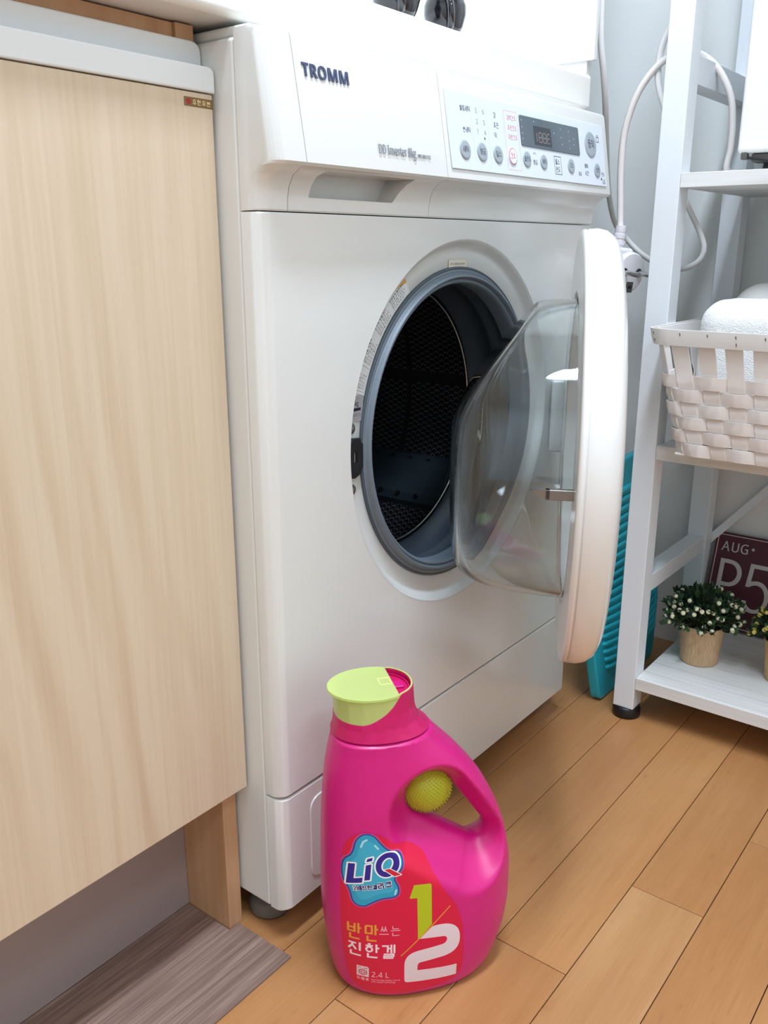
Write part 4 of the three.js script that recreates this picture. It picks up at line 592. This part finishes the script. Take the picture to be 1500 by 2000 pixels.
towel(0.284, 0.372, 0.4040, 0.5830, 0.1520, 0.3400, 3, 'front fluffy white towel in the woven basket, the lower one with a rounded left end');
towel(0.374, 0.486, 0.4040, 0.5985, 0.1560, 0.4200, 9, 'rear fluffy white towel in the woven basket, standing higher behind the front one');

// appliance on the upper shelf
{
  const t = thing('white_appliance', 'plain white box appliance on the upper shelf at the right edge of the picture', 'appliance');
  part('housing', rbox(0.330, 0.545, 0.7462, 1.06, 0.1655, 0.60, 0.005, 3), M.white, t);
  for (const [x, z] of [[0.36, 0.20], [0.36, 0.56], [0.52, 0.20], [0.52, 0.56]]) { const g = cyl(0.010, 0.012, 0.0195, 16); g.translate(x, 0.7363, z); part('foot', g, M.black, t); }
  { const g = merge([rbox(0.331, 0.339, 0.7395, 0.7468, 0.1705, 0.1775, 0.001, 1), rbox(0.336, 0.36, 0.7365, 0.7462, 0.181, 0.205, 0.002, 1)]); part('catch', g, std('#5a5654', 0.4, 0.3), t, 'grey and black catch under the box'); const b = rbox(-0.002, 0.002, -0.0016, 0.0016, 0, 0.07, 0.0006, 1); b.rotateX(0.19); b.translate(0.335, 0.7415, 0.1775); part('wire_lever', b, M.black, t); }
}

// cords
{
  const t = thing('power_cord', 'white power cord hanging over the shelf bar with a round two-pin plug', 'cord');
  part('cord', tube([[0.334, 0.6600, 0.0287], [0.334, 0.694, 0.0262], [0.334, 0.7369, 0.0233], [0.334, 0.7787, 0.0246], [0.335, 0.8158, 0.0346], [0.338, 0.8400, 0.0480], [0.345, 0.858, 0.0640], [0.362, 0.868, 0.0790], [0.384, 0.8690, 0.0880], [0.396, 0.8640, 0.0975], [0.400, 0.8500, 0.1118], [0.400, 0.8200, 0.1292], [0.400, 0.7884, 0.1352], [0.400, 0.7591, 0.1360], [0.401, 0.7330, 0.1345], [0.415, 0.7310, 0.150], [0.44, 0.7310, 0.170]], 0.0042, 120, 10), M.cord2, t);
  const pl = new THREE.Group(); pl.name = 'plug'; pl.position.set(0.334, 0.613, 0.034); pl.rotation.set(0.12, -0.35, 0.0); pl.scale.setScalar(1.34); t.add(pl);
  const strain = []; for (let i = 0; i < 8; i++) { const g = cyl(0.0072 - 0.0003 * i, 0.0072 - 0.0003 * i, i % 2 ? 0.0022 : 0.0036, 20); g.scale(i % 2 ? 0.82 : 1, 1, i % 2 ? 0.82 : 1); g.translate(-0.0064, 0.0200 + i * 0.0029, -0.004); strain.push(g); }
  strain.push((() => { const g = cyl(0.0052, 0.0055, 0.024, 16); g.translate(-0.0064, 0.0290, -0.004); return g; })());
  part('strain_relief', merge(strain), M.plug, pl);
  const bodyG = merge([(() => { const g = latheZ([[0.0001, 0.013], [0.0165, 0.013], [0.0185, 0.0115], [0.0188, 0.004], [0.0188, -0.002], [0.0145, -0.014], [0.0001, -0.016]].reverse(), 40); return g; })(), rbox(-0.0165, 0.0040, 0.008, 0.0215, -0.013, 0.008, 0.003), rbox(-0.0215, 0.0215, -0.006, 0.010, -0.006, 0.007, 0.002)]);
  const pb = part('plug_body', bodyG, M.plug, pl);
  for (const x of [-0.0095, 0.0095]) { const g = cyl(0.0024, 0.0024, 0.019, 12); g.rotateX(Math.PI / 2); g.translate(x, 0, 0.0220); part('pin', g, M.steel, pl, 'round metal pin'); const r = new THREE.TorusGeometry(0.0034, 0.0008, 6, 16); r.translate(x, 0, 0.0131); part('pin_ring', r, M.black, pl); }
  part('earth_clip', merge([rbox(-0.004, 0.004, -0.0185, -0.0085, 0.0125, 0.0142, 0.0004, 1)]), std('#6a6664', 0.35, 0.8), pl);
  part('earth_screw', (() => { const g = cyl(0.0016, 0.0016, 0.001, 10); g.rotateX(Math.PI / 2); g.translate(0, -0.0135, 0.0145); return g; })(), M.black, pl);
}
{
  single('hanging_cord', tube([[0.31, 1.40, -0.020], [0.32, 1.05, -0.016], [0.325, 0.935, -0.0135], [0.33, 0.885, -0.013], [0.34, 0.855, -0.012], [0.36, 0.818, -0.0155], [0.40, 0.765, -0.028], [0.44, 0.711, -0.038], [0.48, 0.672, -0.0415], [0.50, 0.6552, -0.0348], [0.505, 0.6370, -0.0165], [0.505, 0.6244, 0.0038], [0.505, 0.6147, 0.0272], [0.505, 0.6121, 0.0460], [0.505, 0.6166, 0.0640], [0.505, 0.6271, 0.0770], [0.505, 0.6408, 0.0800], [0.505, 0.6613, 0.0722], [0.505, 0.6853, 0.0585], [0.505, 0.7080, 0.0460], [0.51, 0.74, 0.035], [0.53, 0.80, 0.02], [0.56, 0.90, 0.0], [0.58, 1.02, 0.0]], 0.0040, 160, 10), M.cord, 'white cord sagging in a loop behind the shelf post against the right wall', 'cord');
  single('bowed_cable', tube([[0.341, 0.9000, 0.0730], [0.343, 0.8925, 0.0686], [0.344, 0.8765, 0.0613], [0.345, 0.8574, 0.0573], [0.345, 0.8405, 0.0576], [0.344, 0.823, 0.0624], [0.342, 0.8052, 0.0704], [0.341, 0.795, 0.0745]], 0.0040, 40, 10), M.cord, 'short bowed piece of white cable bulging left from behind the shelf post', 'cable');
}

// black glossy jars on the worktop
function jar(x, z, s, turn, label) {
  const t = thing('ceramic_jar', label, 'jar', [x, 0.8412, z], 'black glossy jars on the worktop'); t.rotation.y = turn;
  part('vessel', lathe([[0.0001, 0], [0.011, 0], [0.0135, 0.002], [0.0175, 0.010], [0.0205, 0.020], [0.0208, 0.028], [0.0180, 0.036], [0.0135, 0.041], [0.0125, 0.050], [0.0140, 0.060], [0.0130, 0.064], [0.0001, 0.066]].map(([r, h]) => [r * s, h * s]), 40), M.blackGloss, t);
  const g = tube([[-0.011 * s, 0.006 * s, 0.004], [-0.022 * s, 0.010 * s, 0.006], [-0.0265 * s, 0.020 * s, 0.006], [-0.0235 * s, 0.030 * s, 0.004], [-0.014 * s, 0.038 * s, 0.0]], 0.0036 * s, 30, 10); part('handle', g, M.blackGloss, t);
}
jar(0.022, -0.036, 1.02, 0.6, 'small black glossy jar on the worktop, the right one of two');
jar(-0.058, -0.036, 1.12, 0.6, 'small black glossy jar on the worktop, the left one of two');

// licence plate
{
  const z0 = 0.1185, t = thing('licence_plate', 'maroon metal licence plate with embossed letters leaning at the back of the lowest shelf', 'licence plate', [0.5450, 0.0705, z0]);
  const lean = Math.atan2(0.041, 0.140); t.rotation.order = 'YXZ'; t.rotation.y = -Math.PI / 2; t.rotation.x = -lean; // local x -> +z world, local z -> -x world
  const rr2 = (w, h, r) => { const s = new THREE.Shape(); s.moveTo(r, 0); s.lineTo(w - r, 0); s.quadraticCurveTo(w, 0, w, r); s.lineTo(w, h - r); s.quadraticCurveTo(w, h, w - r, h); s.lineTo(r, h); s.quadraticCurveTo(0, h, 0, h - r); s.lineTo(0, r); s.quadraticCurveTo(0, 0, r, 0); return s; };
  const Wd = 0.30, Hd = 0.148; const g = new THREE.ExtrudeGeometry(rr2(Wd, Hd, 0.006), { depth: 0.001, bevelEnabled: true, bevelSize: 0.0004, bevelThickness: 0.0004, bevelSegments: 1 }); part('plate', g, M.maroon, t);
  const fr = rr2(Wd - 0.006, Hd - 0.006, 0.005); const hp = rr2(Wd - 0.0084, Hd - 0.0084, 0.004).getPoints(6).map((p) => new THREE.Vector2(p.x + 0.0012, p.y + 0.0012)); fr.holes.push(new THREE.Path(hp)); const bg = new THREE.ExtrudeGeometry(fr, { depth: 0.0006, bevelEnabled: false }); bg.translate(0.003, 0.003, 0.0012); part('border', bg, M.plateWhite, t);
  const put = (s, size, x, y, sx, name = 'letter') => { const q = textGeo(s, size, fontR, 0.0012, sx); q.translate(x, y, 0.0012); part(name, q, M.plateWhite, t); };
  put('A', 0.0150, 0.0110, 0.1195, 0.95); put('U', 0.0150, 0.0245, 0.1195, 0.95); put('G', 0.0150, 0.0385, 0.1195, 0.95); { const q = cyl(0.0022, 0.0022, 0.0012, 12); q.rotateX(Math.PI / 2); q.translate(0.058, 0.1285, 0.0018); part('dot', q, M.plateWhite, t); }
  const fatP = new THREE.Shape(); { const f = fatP; f.moveTo(0, 0); f.lineTo(0, 0.076); f.lineTo(0.016, 0.076); f.bezierCurveTo(0.046, 0.076, 0.046, 0.032, 0.016, 0.032); f.lineTo(0.0085, 0.032); f.lineTo(0.0085, 0); const h = new THREE.Path(); h.moveTo(0.0085, 0.040); h.lineTo(0.016, 0.040); h.bezierCurveTo(0.034, 0.040, 0.034, 0.068, 0.016, 0.068); h.lineTo(0.0085, 0.068); f.holes.push(h); }
  const five = new THREE.Shape(); { const f = five; f.moveTo(0.004, 0.076); f.lineTo(0.038, 0.076); f.lineTo(0.038, 0.068); f.lineTo(0.012, 0.068); f.lineTo(0.0105, 0.049); f.bezierCurveTo(0.028, 0.056, 0.042, 0.044, 0.042, 0.024); f.bezierCurveTo(0.042, -0.006, 0.002, -0.010, 0.000, 0.018); f.lineTo(0.0085, 0.018); f.bezierCurveTo(0.010, 0.002, 0.0335, 0.002, 0.0335, 0.024); f.bezierCurveTo(0.0335, 0.042, 0.020, 0.048, 0.0085, 0.038); f.lineTo(0.0015, 0.038); }
  for (const [s, x] of [[fatP, 0.0125], [five, 0.0545]]) { const q = new THREE.ExtrudeGeometry(s, { depth: 0.0008, bevelEnabled: true, bevelSize: 0.0005, bevelOffset: -0.0013, bevelThickness: 0.0005, bevelSegments: 2, curveSegments: 14 }); q.scale(0.95, 1, 1); q.translate(x, 0.032, 0.0012); part('letter', q, M.plateWhite, t); }
}

// potted berry plants
function plant(x, z, label, berry, seed, rx, turn) {
  rs = seed; const t = thing('potted_plant', label, 'plant', [x, 0.0675, z]); t.rotation.y = turn;
  const pot = part('pot', lathe([[0.0001, 0.0], [0.0255, 0], [0.0265, 0.0015], [0.0308, 0.052], [0.0322, 0.054], [0.0322, 0.0585], [0.0302, 0.0590], [0.0292, 0.054], [0.0001, 0.054]], 40), M.kraft, t, 'tan paper pot');
  { const g = cyl(0.0288, 0.0285, 0.003, 24); g.translate(0, 0.0545, 0); part('soil', g, M.soil, t); }
  const leaf = () => { const s = 0.0074, g = new THREE.BufferGeometry(); const p = [0, 0, 0, -0.45, 0.5, 0.08, 0, 0.5, -0.06, 0.45, 0.5, 0.08, 0, 1.15, -0.02].map((v) => v * s); g.setAttribute('position', new THREE.Float32BufferAttribute(p, 3)); g.setIndex([0, 2, 1, 0, 3, 2, 1, 2, 4, 2, 3, 4]); g.setAttribute('uv', new THREE.Float32BufferAttribute(new Float32Array(10), 2)); g.computeVertexNormals(); return g.toNonIndexed(); };
  const leaves = [[], []], stems = []; const bg = new THREE.SphereGeometry(0.0033, 10, 8); const berries = [];
  const q = new THREE.Quaternion(), m4 = new THREE.Matrix4();
  for (let i = 0; i < 96; i++) {
    const a = i * 2.39996 + rr(-0.3, 0.3), el = Math.asin(clamp(Math.pow((i + 0.5) / 96, 0.85) * 0.99 , 0, 1)) + rr(-0.18, 0.1); const R = rr(0.85, 1.05);
    const d = V(Math.cos(a) * Math.cos(el), 0, Math.sin(a) * Math.cos(el)); const tip = V(d.x * rx * R, 0.060 + Math.sin(el) * 0.048 * R + 0.002, d.z * rx * R); const root = V(d.x * 0.014, 0.055, d.z * 0.014); const mid = root.clone().lerp(tip, 0.5).add(V(0, 0.007, 0));
    stems.push(tube([root, mid, tip], 0.0006, 5, 4));
    for (let k = 0; k < 15; k++) { const u = Math.sqrt(rr(0.15, 1)), b = new THREE.QuadraticBezierCurve3(root, mid, tip).getPoint(u); const dir = tip.clone().sub(root).normalize().add(V(rr(-0.9, 0.9), rr(-0.5, 0.9), rr(-0.9, 0.9))).normalize(); q.setFromUnitVectors(V(0, 1, 0), dir); const s = rr(0.8, 1.5); m4.compose(b, q.multiply(new THREE.Quaternion().setFromAxisAngle(V(0, 1, 0), rr(0, 6.28))), V(s, s, s)); const g = leaf(); g.applyMatrix4(m4); leaves[rnd() < 0.55 ? 0 : 1].push(g); }
    berries.push(tip.clone().lerp(mid, rnd() < 0.3 ? rr(0.1, 0.35) : 0).add(V(d.x * 0.002, 0.0016, d.z * 0.002)));
  }
  part('stems', merge(stems), M.stem, t).userData.kind = 'stuff';
  const f0 = part('foliage', merge(leaves[0]), M.leaf, t); f0.userData.kind = 'stuff'; part('foliage', merge(leaves[1]), M.leafDark, t).userData.kind = 'stuff';
  berries.length = Math.min(berries.length, 80); for (const b of berries) { const m = part('berry', bg, berry, t); m.position.copy(b); }
}
plant(0.4160, 0.1610, 'potted green plant with white berries in a tan paper pot, nearest the shelf corner', M.berryWhite, 77, 0.056, 0.4);
plant(0.4280, 0.2760, 'potted green plant with yellow berries in a tan paper pot, cut by the picture edge', M.berryYellow, 1234, 0.050, 1.9);

renderer.render(scene, camera);
